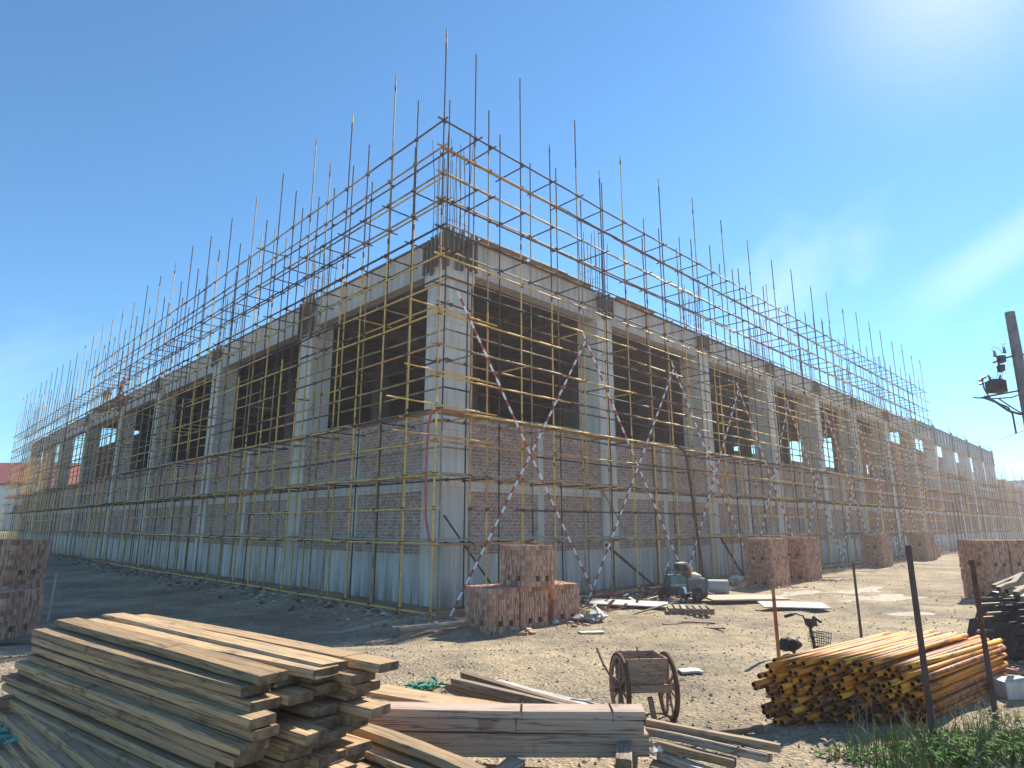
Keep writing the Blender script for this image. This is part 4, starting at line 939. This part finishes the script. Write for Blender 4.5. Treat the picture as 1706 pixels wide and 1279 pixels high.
for q in (.25, .5): mb.ring(tp(.36, 0, q), Zv, .3, .015, 'dark_metal', 16, 5)
mb.box(tp(.38, -.05, .82), (.5, .4, .12), 'rubble', T3, .05); mb.build('load', tri)
mb = MB(); pts = [tp(-.18, -.1, 1.22), tp(.05, -.1, 1.25), tp(.17, -.1, 1.08), tp(.19, -.1, .78)]
for i in range(3): mb.bar(pts[i], pts[i + 1], .34, .05, 'orange_plate' if i == 2 else 'greyboard', Vector((0, 1, 0)) if False else TY.cross(pts[i + 1] - pts[i]).normalized())
mb.build('chute', tri)
mb = MB(); mb.box(tp(-.02, 0, 1.08), (.36, .3, .22), 'dark_metal', T3, .03); mb.build('seat', tri)
mb = MB(); mb.box(tp(.36, .1, 1.0), (.2, .22, .26), 'greyboard', T3, .01); mb.tube([tp(.46, .1, .78), tp(.47, .1, 1.16)], .014, 'dark_metal', 6); mb.tube([tp(.27, .1, .9), tp(.3, .1, 1.15), tp(.45, .1, 1.16)], .014, 'chrome', 6); mb.build('fuel_can', tri)
for x, y, r_ in ((-.72, 0, .22), (.35, -.36, .22), (.35, .36, .22)):
    mb = MB(); mb.ring(tp(x, y, r_ + .02), TY, r_ - .055, .06, 'black', 24, 8); mb.tube([tp(x, y - .04, r_ + .02), tp(x, y + .04, r_ + .02)], .10, 'dark_metal', 12); mb.build('wheel', tri)
mb = MB(); mb.tube([tp(-.72, -.08, .24), tp(-.66, -.07, .6), tp(-.6, 0, .78), tp(-.56, 0, 1.0)], .022, 'dark_metal', 6); mb.tube([tp(-.72, .08, .24), tp(-.66, .07, .6), tp(-.6, 0, .78)], .022, 'dark_metal', 6); mb.build('fork', tri)
mb = MB(); mb.tube([tp(-.42, -.32, 1.02), tp(-.56, -.16, 1.06), tp(-.58, 0, 1.0), tp(-.56, .16, 1.06), tp(-.42, .32, 1.02)], .016, 'dark_metal', 6); mb.tube([tp(-.57, -.12, 1.05), tp(-.60, -.15, 1.2)], .01, 'dark_metal', 5); mb.ring(tp(-.61, -.16, 1.22), TX, .05, .008, 'chrome', 12, 5); mb.build('handlebar', tri)
mb = MB(); mb.tube([tp(-.5, -.1, .8), tp(-.3, -.26, .95), tp(0, -.28, .86), tp(.1, -.3, .6)], .02, 'black', 6); mb.build('hose', tri)
mb = MB(); mb.box(tp(-.42, -.1, .36), (.3, .4, .22), 'dark_metal', T3, .04); mb.tube([tp(-.3, -.3, .36), tp(-.3, -.36, .36)], .13, 'dark_metal', 14); mb.build('gearbox', tri)
mb = MB(); mb.box(tp(.72, -.05, .4), (.16, .5, .5), 'dark_metal', T3, .06); mb.tube([tp(.62, -.3, .2), tp(.9, -.36, .05)], .03, 'rust', 6); mb.build('counterweight', tri)
mb = MB(); mb.bar(tp(-.95, -.1, .12), tp(-.5, -.3, .45), .10, .03, 'rust'); mb.build('step_plate', tri)
mb = MB(); mb.tube([tp(-.1, -.28, .28), tp(.1, -.32, .32), tp(.3, -.34, .25)], .03, 'chrome', 6); mb.box(tp(-.15, -.27, .4), (.2, .08, .2), 'chrome', T3, .02); mb.build('exhaust', tri)
# ------------------------------------------------------------------ sheets, pallet, drum and litter by the scaffold
def sheet(c, L_, w_, h_, rz, m, name, label, cat, tilt=(0, 0), lift=.0):
    o = put(plank_mesh(name, L_, w_, h_, m), name, (c.x, c.y, c.z + h_ / 2 + lift), (math.cos(rz), math.sin(rz), tilt[0]), tilt[1], label, cat, None)
sheet(gnd(1048, 1012), 2.3, .9, .03, R(-14), 'white', 'white_board', 'white board lying on rubble in front of the tricycle', 'board', (-.02, .05), .12)
sheet(gnd(1240, 1002), 2.6, 1.1, .05, R(6), 'ply', 'plywood_sheet', 'long low plywood sheet on the ground before the tall brick stack', 'board', (0, .03), .10)
sheet(gnd(1322, 1012), 1.9, .9, .03, R(-8), 'greyboard', 'plywood_sheet', 'tilted pale plywood sheet lying behind the red stake', 'board', (.0, .08), .06)
sheet(gnd(1088, 1020), 1.9, .05, .04, R(38), 'stick', 'long_stick', 'pale stick leaning on the empty pallet', 'stick', (.10, 0), .08)
sheet(gnd(738, 1050), 2.2, .16, .07, R(24), 'stick', 'timber', 'sunlit timber with a torn bag on its end beside the corner packs', 'timber', (.0, 0), .06)
sheet(gnd(715, 1046), 1.9, .10, .05, R(27), 'greyboard', 'timber', 'thin lath lying behind the sunlit timber at the corner packs', 'timber', (0, 0), .05)
for i, (x, y, l_, rz, m, lb) in enumerate(((1390, 962, 3.2, 8, 'stick', 'long pale pole lying past the darker brick stack'), (1420, 952, 2.4, -6, 'greyboard', 'pale board lying near the mid-distance brick stack'), (1160, 1038, .9, -10, 'cartwood', 'brown offcut lying on open ground past the pallet'), (1120, 1040, .5, 12, 'stick', 'short tan offcut on open ground by the pallet'), (1190, 1047, .5, -8, 'cartwood', 'small dark offcut lying on the track'), (985, 1054, .6, 20, 'white', 'flat white scrap on the ground beside the rubble'), (960, 1170, .35, 8, 'stick', 'small stick on gravel behind the beams'), (1150, 1120, .30, 3, 'white', 'little white slat on gravel beside the cart'))):
    sheet(gnd(x, y), l_, .09 if m != 'white' else .22, .03, R(rz), m, 'wood_offcut' if m != 'white' else 'scrap_board', lb, 'offcut')
pg = gnd(1150, 1022); pal = thing('wooden_pallet', pg, 'empty wooden pallet lying on the ground in front of the tricycle', 'pallet'); pa_ = R(-10); QX = Vector((math.cos(pa_), math.sin(pa_), 0)); QY = Vector((-math.sin(pa_), math.cos(pa_), 0))
for k in range(7): mb = MB(); mb.box(pg + QX * (-.55 + .183 * k) + Zv * .175, (.12, .95, .025), 'stick', (QX, QY, Zv), .004); mb.build('deck_board', pal)
for k in range(3): mb = MB(); mb.box(pg + QY * (-.4 + .4 * k) + Zv * .10, (1.22, .08, .12), 'cartwood', (QX, QY, Zv), .004); mb.build('stringer', pal)
dg = gnd(1196, 990); mb = MB(); mb.tube([dg + Vector((-.30, .1, .26)), dg + Vector((.36, -.05, .26))], .26, 'galv', 18); mb.ring(dg + Vector((.36, -.05, .26)), (1, -.17, 0), .25, .015, 'galv', 20, 5); tag(mb.build('mesh_roll', None, dg), 'grey roll of wire mesh lying beside the tricycle', 'mesh roll')
sg = gnd(1228, 974); mb = MB()
for i in range(6): mb.rock(sg + Vector((rnd.uniform(-.15, .15), rnd.uniform(-.1, .1), .15 + rnd.uniform(-.05, .15))), .2, 'cement_bag', .9)
tag(mb.build('white_bag', None, sg), 'small white bag on the ground between mesh roll and brick stack', 'bag')
sg = gnd(985, 1035); mb = MB()
for i in range(9): mb.rock(sg + Vector((rnd.uniform(-.3, .3), rnd.uniform(-.15, .15), .1 + rnd.uniform(-.05, .12))), .2, rnd.choice(('cement_bag', 'white', 'greyboard')), .7)
mb.box(sg + Vector((-.1, -.12, .24)), (.2, .08, .12), 'vest_yellow', None, .02); tag(mb.build('rubbish_bag', None, sg), 'torn pale rubbish bag beside the single low brick pack', 'bag')
sg = gnd(1020, 996); mb = MB(); mb.box(sg + Vector((0, 0, .14)), (.75, .42, .03), 'red_plastic', (Vector((.94, -.3, .12)), Vector((.3, .94, .1)), Vector((-.1, -.06, .99)))); mb.box(sg + Vector((.2, -.08, .165)), (.34, .3, .025), 'white', (Vector((.94, -.3, .12)), Vector((.3, .94, .1)), Vector((-.1, -.06, .99)))); tag(mb.build('red_tray', None, sg), 'red and white tray dropped on rubble under the scaffold', 'tray')
sg = gnd(926, 1040); mb = MB(); mb.rock(sg + Vector((0, 0, .06)), .13, 'cement_bag', .7); tag(mb.build('pale_lump', None, sg), 'pale mortar lump at the foot of the single low brick pack', 'lump')
mb = MB(); g = gnd(1621, 924); mb.box(g + Vector((0, 0, .55)), (1.7, 1.2, 1.1), 'concrete', None, .03); tag(mb.build('concrete_block', None, g), 'grey concrete block near the distant brick row', 'block')
# rubble along the scaffold foot
mb = MB()
for i in range(420):
    u = rnd.uniform(3.2, 11.5); v = rnd.uniform(-2.9, -.3); p = W(u, v, 0); z = zt(p.x, p.y)
    if rnd.random() < .6: r = rnd.choice((.04, .06, .09, .13)); mb.rock((p.x, p.y, z + r * .3), r, 'rubble', .6)
    else:
        d = Vector((rnd.uniform(-1, 1), rnd.uniform(-1, 1), rnd.uniform(-.1, .3))).normalized() * rnd.uniform(.2, .6); q = Vector((p.x, p.y, z + .04)); mb.bar(q, q + d, rnd.uniform(.03, .12), .03, 'rubble')
for i in range(900):
    u = rnd.uniform(2.6, 15) if rnd.random() < .75 else rnd.uniform(15, 45); v = -abs(rnd.gauss(0, .8)) + .5 - (.5 if u < 11 else .1); p = W(u, v, 0); z = zt(p.x, p.y)
    if rnd.random() < .7: r = rnd.choice((.03, .05, .07, .1)); mb.rock((p.x, p.y, z + r * .3), r, 'rubble', .6)
    else:
        d = Vector((rnd.uniform(-1, 1), rnd.uniform(-1, 1), rnd.uniform(-.1, .25))).normalized() * rnd.uniform(.1, .4); q = Vector((p.x, p.y, z + .04)); mb.bar(q, q + d, rnd.uniform(.03, .09), .03, 'rubble')
for i in range(1500):
    v = rnd.uniform(-1, 60); u = -abs(rnd.gauss(0, .7)) - .1 + (.6 if rnd.random() < .4 else 0); p = W(u, v, 0); z = zt(p.x, p.y); r = rnd.choice((.03, .05, .08, .12))
    mb.rock((p.x, p.y, z + r * .2), r, 'rubble' if rnd.random() < .35 else 'stone', .6)
tag(mb.build('rubble'), 'brick and timber rubble strewn along the scaffold foot', 'rubble', kind='stuff')
# ------------------------------------------------------------------ black heap by the right-hand stake
hg = Vector((8.6, 10.3, zt(7.5, 10.3))); heap = thing('tarp_heap', hg, 'dark tarpaulin-covered heap of pipes beside the brown stake', 'heap')
mb = MB(); nx_, ny_ = 26, 16; vs = []
for j in range(ny_ + 1):
    for i in range(nx_ + 1):
        x, y = -1.0 + 3.4 * i / nx_, -.9 + 2.0 * j / ny_; e = min(1, (x + 1.0) / .35, (2.4 - x) / .4, (y + .9) / .22, (1.1 - y) / .4); e = max(0, e) ** .55
        z = e * (.98 + .22 * (vn(x * 2 + 9, y * 2, 5) - .5) + .14 * (vn(x * 6, y * 6, 6) - .5)); vs.append(hg + Vector((x + .05 * vn(x * 5, y * 9, 8), y + .12 * (vn(x * 7, y * 4 + 3, 7) - .5), z - .03)))
mb.add(vs, [(j * (nx_ + 1) + i, j * (nx_ + 1) + i + 1, (j + 1) * (nx_ + 1) + i + 1, (j + 1) * (nx_ + 1) + i) for j in range(ny_) for i in range(nx_)], 'tarp'); mb.build('tarpaulin', heap)
for r_ in range(9):
    for k in range(5):
        if rnd.random() < .3: continue
        x, z = -.98 + rnd.uniform(-.08, .12), .08 + .1 * r_; y = -.6 + .24 * k + rnd.uniform(-.05, .05); mb = MB(); mb.tube([hg + Vector((x - .12, y - .06, z)), hg + Vector((x + .9, y + .2, z + .01))], .024, rnd.choice(('rust', 'steel', 'worn')), 8); mb.build('pipe_end', heap)
for i, (x0, y0, x1, y1) in enumerate(((1655, 978, 1720, 948), (1668, 990, 1700, 960), (1672, 985, 1730, 975), (1660, 982, 1690, 972), (1690, 990, 1740, 968))):
    lay(at(x0, y0, 1.52 + .03 * i), at(x1, y1, 1.55 + .04 * i), .07, .06, 'stick', 'pole_stick', f'{ORD[i + 1]} pale stick from the brown stake, lying on the dark heap', 'stick', 'pale sticks lying on the dark heap', 0, True)
lay(at(1630, 998, 1.36), at(1668, 996, 1.36), .05, .05, 'stakedark', 'pole_stick', 'dark stick end poking out of the heap past the stake', 'stick')
g = gnd(1690, 1165); mb = MB(); mb.box(g + Vector((.1, .1, .10)), (.42, .3, .2), 'concrete', None, .012); tag(mb.build('concrete_block', None, g), 'pale concrete block at the foot of the dark heap', 'block')
# ------------------------------------------------------------------ grass and weeds in the near corner
mb = MB()
def blade(p, h, lean, w_, m='grass'):
    a_ = rnd.uniform(0, 6.283); d = Vector((math.cos(a_), math.sin(a_), 0)); s = Vector((-d.y, d.x, 0)) * w_
    p0, p1, p2 = p, p + d * lean * .35 + Vector((0, 0, h * .6)), p + d * lean + Vector((0, 0, h))
    mb.add([p0 - s, p0 + s, p1 + s * .8, p1 - s * .8, p2], [(0, 1, 2, 3), (3, 2, 4)], m)
for i in range(15000):
    x, y = rnd.uniform(1.9, 6.6), rnd.uniform(4.6, 7.3)
    dens = vn(x * 1.6, y * 1.6, 21)
    lim = 6.25 if x < 3.4 else 6.75 - max(0, 4.6 - x) * .25
    if y > lim + (dens - .5) * .9 or x < 2.55 + .5 * dens: continue
    if x < 3.3 and rnd.random() > (x - 2.4): continue
    if rnd.random() > .25 + 1.1 * dens: continue
    blade(Vector((x, y, zt(x, y) - .01)), rnd.uniform(.06, .20) * (.6 + .8 * dens), rnd.uniform(.02, .10), rnd.uniform(.0025, .005))
for i in range(700):
    x, y = rnd.uniform(3.2, 7), rnd.uniform(5.4, 7.6)
    blade(Vector((x, y, zt(x, y) - .01)), rnd.uniform(.12, .3), rnd.uniform(.05, .2), .004, 'stalk_dry')
tag(mb.build('grass'), 'green grass growing in front of the pipe pile', 'grass', kind='stuff')
def weed(px, py, h, n, label, dry=False):
    h *= .72; n = int(n * .7)
    g = gnd(px, py); r = thing('weed_plant', g, label, 'weed', 'weeds growing among the grass'); mb = MB()
    for k in range(5): a_ = rnd.uniform(0, 6.28); mb.tube([g, g + Vector((.05 * math.cos(a_), .05 * math.sin(a_), h * .5)), g + Vector((.14 * math.cos(a_), .14 * math.sin(a_), h * rnd.uniform(.8, 1.1)))], [.006, .005, .002], 'stalk_dry', 5)
    mb.build('stem', r); mb = MB()
    for k in range(n):
        a_ = rnd.uniform(0, 6.28); t = rnd.uniform(.15, 1.05); q = g + Vector((math.cos(a_), math.sin(a_), 0)) * rnd.uniform(.02, .17) + Vector((0, 0, h * t)); d = Vector((math.cos(a_ + rnd.uniform(-.6, .6)), math.sin(a_), rnd.uniform(-.5, .6))).normalized(); s = d.cross(Vector((0, 0, 1))).normalized() * rnd.uniform(.012, .022); l_ = rnd.uniform(.05, .10)
        m = 'stalk_dry' if (dry and rnd.random() < .4) else 'leaf'
        mb.add([q, q + d * l_ * .5 + s, q + d * l_ + Vector((0, 0, -.02)), q + d * l_ * .5 - s, q + d * l_ * .5 + Vector((0, 0, .006))], [(0, 1, 4), (1, 2, 4), (2, 3, 4), (3, 0, 4)], m)
    mb.build('foliage', r)
weed(1672, 1222, .28, 130, 'dusty weed with half dry leaves at the foot of the brown stake', True)
weed(1580, 1262, .26, 150, 'bright green weed in front of the thick dark stake')
weed(1545, 1272, .2, 110, 'low green weed just beside the thick dark stake')
weed(1690, 1268, .24, 130, 'leafy weed at the bottom corner of the grass')
weed(1640, 1250, .16, 80, 'small weed with dry leaves between the two stakes', True)
weed(1450, 1272, 0.14, 70, 'small weed in the dark grass left of the thick stake', False)
weed(1612, 1275, 0.22, 130, 'bushy green weed at the bottom edge between two stakes', False)
weed(1400, 1262, 0.12, 50, 'tiny weed at the left end of the grass', True)
weed(1700, 1240, 0.2, 90, 'dry leafed weed at the right frame edge above the grass', True)
for i, (x0, y0, x1, y1) in enumerate(((1608, 1262, 1640, 1236), (1652, 1236, 1676, 1215))): lay(at(x0, y0, .5), at(x1, y1, .53), .06, .05, 'stick', 'wood_offcut', ('broken stick lying in the grass between the stakes', 'broken stick lying under the dusty weed')[i], 'stick')
# ------------------------------------------------------------------ utility pole
uy = 18.0
def up_(px, py): d = ray(px, py); t = uy / d.y; return Vector((d.x * t, uy, HC + d.z * t))
top = up_(1682, 520); ug = Vector((top.x, uy, zt(top.x, uy)))
pole = thing('utility_pole', ug, 'dark concrete utility pole with a small transformer and brackets', 'utility pole')
mb = MB(); mb.tube([ug + Vector((0, 0, -.3)), Vector((top.x, uy, top.z))], [.19, .125], 'pole_concrete', 16); mb.build('pole', pole)
def arm(pts, r, m, name, n=6, off=0): mb = MB(); mb.tube([up_(*p) + Vector((0, off, 0)) for p in pts], r, m, n); return mb.build(name, pole)
arm([(1655, 604), (1668, 598), (1690, 592), (1725, 588)], .03, 'dark_metal', 'crossarm'); 
arm([(1636, 662), (1700, 650), (1720, 650)], .028, 'dark_metal', 'crossarm'); arm([(1636, 658), (1668, 660), (1700, 658), (1722, 650)], .022, 'dark_metal', 'crossarm', 6, .35)
arm([(1640, 660), (1660, 670), (1680, 684), (1700, 690), (1722, 686)], .035, 'dark_metal', 'brace'); arm([(1646, 660), (1668, 668), (1688, 676), (1696, 688), (1702, 720)], .025, 'dark_metal', 'brace', 6, .2); arm([(1676, 660), (1700, 676), (1724, 690)], .02, 'dark_metal', 'brace', 6, .3)
for (x, y) in ((1658, 594), (1674, 588)):
    mb = MB(); p = up_(x, y)
    for k in range(4): mb.tube([p + Vector((0, 0, .05 * k)), p + Vector((0, 0, .05 * k + .03))], .05 - .005 * k, 'ceramic', 10)
    mb.build('insulator', pole)
mb = MB(); p = up_(1668, 598); mb.box(p, (.16, .16, .2), 'dark_metal', None, .02); mb.box(p + Vector((-.05, 0, -.28)), (.14, .14, .2), 'dark_metal', None, .02); mb.tube([p + Vector((-.09, 0, .1)), p + Vector((-.1, 0, -.3))], .03, 'dark_metal', 8); mb.build('cutout_switch', pole)
mb = MB(); p = up_(1659, 644); mb.box(p, (.36, .34, .34), 'dark_metal', None, .02)
for k in range(5): mb.box(p + Vector((-.14 + .07 * k, -.19, 0)), (.02, .05, .28), 'dark_metal')
mb.box(p + Vector((.02, 0, .19)), (.28, .26, .04), 'dark_metal'); tf = mb.build('transformer', pole)
for x in (-.12, .14): mb = MB(); mb.tube([p + Vector((x, 0, .2)), p + Vector((x * 1.4, 0, .36))], [.035, .02], 'ceramic', 8); mb.build('bushing', tf)
mb = MB()
for k, (x, y) in enumerate(((1631, 634), (1636, 630), (1632, 640))): q = up_(x, y); mb.tube([q, q + Vector((.12, 0, .03))], .03, 'ceramic', 8)
mb.tube([up_(1636, 632), up_(1640, 648), up_(1650, 664)], .022, 'dark_metal', 6); mb.build('fuse_arm', pole)
for pts in (((1632, 634), (1640, 626), (1652, 628), (1659, 634)), ((1658, 590), (1652, 582), (1655, 577), (1664, 580), (1670, 588)), ((1672, 588), (1670, 576), (1676, 571), (1688, 570)), ((1663, 615), (1662, 622), (1660, 636)), ((1666, 612), (1670, 624), (1668, 634)), ((1668, 628), (1690, 624)), ((1672, 608), (1688, 606))):
    mb = MB(); mb.tube([up_(*q) for q in pts], .009, 'dark_metal', 4, False); mb.build('jumper_wire', pole)
mb = MB(); mb.tube([up_(1712, 715), W(130, 8, 16)], .012, 'steel', 4, False); tag(mb.build('overhead_wire', None, up_(1712, 715)), 'thin overhead wire running from the utility pole to the far roof', 'wire')
# ------------------------------------------------------------------ workers on the scaffold
def skin_chain(name, parent, V_, E_, rad, mat, root=0, sub=2):
    me = bpy.data.meshes.new(name); me.from_pydata([tuple(v) for v in V_], E_, []); me.materials.append(M[mat]); o = bpy.data.objects.new(name, me); COL.objects.link(o); o.parent = parent; POS[o.name] = world_of(parent)
    md = o.modifiers.new('skin', 'SKIN'); md.use_smooth_shade = True
    for i, r in enumerate(rad): me.skin_vertices[0].data[i].radius = (r, r) if not isinstance(r, tuple) else r; me.skin_vertices[0].data[i].use_root = (i == root)
    o.modifiers.new('sub', 'SUBSURF').levels = sub; o.modifiers['sub'].render_levels = sub; return o
def person(foot, face, label, bend, vest, trous, hel, arms):
    """standing figure, local x = facing; joints in metres"""
    p = thing('person', foot, label, 'person', 'workers up on the scaffold'); p.rotation_euler = (0, 0, face)
    def B(x, z): c, s = math.cos(bend), math.sin(bend); dz = z - .92; return (x * c + dz * s, .92 - x * s + dz * c)   # upper body leans about the hip
    def J(x, y, z): q = B(x, z); return Vector((q[0], y, q[1]))
    pel, spine, chest, neck, head, crown = J(0, 0, .92), J(.01, 0, 1.12), J(.01, 0, 1.34), J(.02, 0, 1.50), J(.05, 0, 1.60), J(.05, 0, 1.71)
    legs = []
    V_ = [pel, spine, chest, neck, head, crown]; E_ = [(0, 1), (1, 2), (2, 3), (3, 4), (4, 5)]; rad = [.13, .125, (.15, .12), .055, .085, .075]
    for sgn, st in ((-1, .16), (1, -.14)):
        i = len(V_); V_ += [Vector((0, sgn * .10, .86)), Vector((.06 + st * .6, sgn * .12, .48)), Vector((st * .9, sgn * .12, .08)), Vector((st * .9 + .14, sgn * .13, .04))]; E_ += [(0, i), (i, i + 1), (i + 1, i + 2), (i + 2, i + 3)]; rad += [.09, .065, .045, .035]
    for sgn in (-1, 1):
        i = len(V_); sh = J(.0, sgn * .19, 1.42); el, ha = arms[0 if sgn < 0 else 1]; V_ += [sh, J(*el), J(*ha)]; E_ += [(2, i), (i, i + 1), (i + 1, i + 2)]; rad += [.06, .045, .032]
        h = J(*ha); d = (h - J(*el)).normalized(); b = len(V_) - 1
        for f in range(5):
            k = len(V_); o = Vector((0, (f - 2) * .018, .01 * (f == 0))); V_ += [h + d * .06 + o, h + d * (.13 - .012 * abs(f - 2)) + o * 1.2 - Vector((0, 0, .02))]; E_ += [(b, k), (k, k + 1)]; rad += [.014, .009]
    skin_chain('body', p, V_, E_, rad, 'skin')
    skin_chain('vest', p, [J(0, 0, .95), J(.01, 0, 1.12), J(.01, 0, 1.34), J(.0, -.19, 1.42), J(.0, .19, 1.42), J(.01, 0, 1.44)], [(0, 1), (1, 2), (2, 3), (2, 4), (2, 5)], [.155, .155, (.185, .15), .085, .085, .08], vest)
    skin_chain('trousers', p, [pel + Vector((0, 0, .03)), V_[6], V_[7], V_[8] + Vector((0, 0, .03)), V_[10], V_[11], V_[12] + Vector((0, 0, .03))], [(0, 1), (1, 2), (2, 3), (0, 4), (4, 5), (5, 6)], [.15, .11, .085, .065, .11, .085, .065], trous)
    for k in (8, 12):
        skin_chain('boot', p, [V_[k], V_[k] + Vector((.10, 0, -.035)), V_[k] + Vector((.19, 0, -.045))], [(0, 1), (1, 2)], [.06, .055, .045], 'black', 0, 1)
    for sgn in (-1, 1):
        el, ha = arms[0 if sgn < 0 else 1]; skin_chain('sleeve', p, [J(.0, sgn * .19, 1.42), J(*el), (J(*el) + (J(*ha) - J(*el)) * .85)], [(0, 1), (1, 2)], [.072, .057, .045], 'trousers_dark', 0, 1)
    mb = MB(); u_ = (crown - neck).normalized(); c = head + u_ * .06; vs = []; fs = []
    for i in range(6):
        t = i / 5 * math.pi / 2
        for k in range(14): g = 6.2832 * k / 14; a_ = u_.orthogonal().normalized(); b_ = u_.cross(a_); vs.append(c + (a_ * math.cos(g) * 1.1 + b_ * math.sin(g)) * .125 * math.cos(t) + u_ * (.13 * math.sin(t)))
    for i in range(5):
        for k in range(14): q = (k + 1) % 14; fs.append((i * 14 + k, i * 14 + q, (i + 1) * 14 + q, (i + 1) * 14 + k))
    mb.add(vs, fs, hel, True); mb.ring(c, u_, .135, .012, hel, 16, 5); o = bpy.data.objects.new('helmet', mb.mesh('helmet')); COL.objects.link(o); o.parent = p
    mb = MB(); f = Vector((math.cos(bend), 0, -math.sin(bend))); mb.rock(head + f * .105 - u_ * .01, .022, 'skin', 1); o = bpy.data.objects.new('nose', mb.mesh('nose')); COL.objects.link(o); o.parent = p
    return p
yaw = math.atan2(-VY, -VX)
person(W(.45, 38.3, 11.46), math.atan2(UY, UX), 'worker in an orange vest standing upright high on the scaffold', R(6), 'vest', 'trousers_dark', 'helmet_red', [((.12, -.27, 1.15), (.34, -.22, 1.25)), ((.10, .27, 1.15), (.32, .22, 1.3))])
person(W(.5, 42.9, 11.44), math.atan2(-VY, -VX) , 'worker in a red vest bending forward with khaki trousers on the scaffold', R(42), 'red_plastic', 'trousers_tan', 'helmet_blue', [((.2, -.24, 1.2), (.4, -.18, 1.12)), ((.2, .24, 1.2), (.42, .18, 1.1))])
for nm, uu, vv in (('standing', .5, 38.3), ('bending', .5, 42.9)):
    mb = MB()
    for q in range(3): mb.bar(W(.2 + .3 * q, vv - 2, 11.43), W(.2 + .3 * q, vv + 2, 11.43), .24, .05, 'bamboo')
    tag(mb.build('walkway_board', None, W(uu, vv, 11.4)), f'high walkway boards under the {nm} worker on the shaded facade', 'board')
# ------------------------------------------------------------------ far buildings and bank
sh = thing('red_roofed_shed', W(8, 112, 0), 'long pale shed with a red roof beyond the end of the scaffold', 'shed')
def far(px, py, y): d = ray(px, py); t = y / d.y; return Vector((d.x * t, y, HC + d.z * t))
x0, x1, yy = far(-160, 870, 118).x, far(62, 870, 118).x, 118
e0, e1 = far(0, 808, 118).z, far(55, 772, 118).z
mb = MB(); mb.box(((x0 + x1) / 2, yy + 9, e0 / 2), (x1 - x0, 18, e0), 'pale_wall'); mb.build('wall', sh)
mb = MB(); mb.add([(x0 - .5, yy - .6, e0 - .1), (x1 + .6, yy - .6, e0 - .1), (x1 + .6, yy + 9, e0 + 5.0), (x0 - .5, yy + 9, e0 + 5.0), (x0 - .5, yy + 18.6, e0 - .1), (x1 + .6, yy + 18.6, e0 - .1), (x0 - .5, yy - .6, e0 + .35), (x1 + .6, yy - .6, e0 + .35)], [(6, 7, 2, 3), (3, 2, 5, 4), (0, 1, 7, 6), (1, 5, 2, 7), (0, 6, 3, 4)], 'red_roof'); mb.build('roof', sh)
for q in range(5):
    mb = MB(); mb.box((x1 - 4 - 5.5 * q, yy - .03, e0 * .55), (1.6, .08, 1.5), 'bluegrey'); mb.build('window', sh)
M['bank'] = m_simple('dry_bank', (.26, .20, .11), (.42, .33, .18), .6, .95, .5)
mb = MB(); n = 40
vs = []
for i in range(n + 1):
    x = -110 + 75 * i / n
    for j in range(7): t = j / 6; vs.append((x + rnd.uniform(-.3, .3), 92 + 9 * t, -.05 + (1.2 + .9 * vn(x * .2, 3, 4)) * math.sin(math.pi * t) + .25 * vn(x * .9, t * 5, 9)))
mb.add(vs, [(i * 7 + j, (i + 1) * 7 + j, (i + 1) * 7 + j + 1, i * 7 + j + 1) for i in range(n) for j in range(6)], 'bank', True); tag(mb.build('earth_bank'), 'dry yellow earth bank beyond the scaffold', 'bank', kind='structure')
wh = thing('pale_warehouse', Vector((180, 210, 0)), 'pale corrugated warehouse far beyond the end of the site', 'warehouse')
mb = MB(); mb.box((185, 215, 8), (60, 30, 16), 'pale_wall', (Vector((.8, -.6, 0)), Vector((.6, .8, 0)), Zv)); mb.build('wall', wh)
mb = MB(); mb.box((185, 215, 16.5), (62, 32, .9), 'bluegrey', (Vector((.8, -.6, 0)), Vector((.6, .8, 0)), Zv)); mb.build('roof', wh)

# ------------------------------------------------------------------ added haze volume imitating lens veil
mb = MB(); mb.box((40, 110, 9.6), (420, 300, 22.6), 'tarp'); hz = mb.build('haze', None, (0, 0, 0)); hz.data.materials.clear()
hm = bpy.data.materials.new('lens_veil_haze'); hm.use_nodes = True; t_ = hm.node_tree; t_.nodes.clear(); ou = t_.nodes.new('ShaderNodeOutputMaterial'); vp = t_.nodes.new('ShaderNodeVolumePrincipled')
vp.inputs['Color'].default_value = (.95, .86, .86, 1); vp.inputs['Density'].default_value = .0014; vp.inputs['Anisotropy'].default_value = .25; t_.links.new(vp.outputs[0], ou.inputs['Volume']); hz.data.materials.append(hm)
tag(hz, 'thin added haze imitating lens veil over the building site', 'haze', kind='stuff')
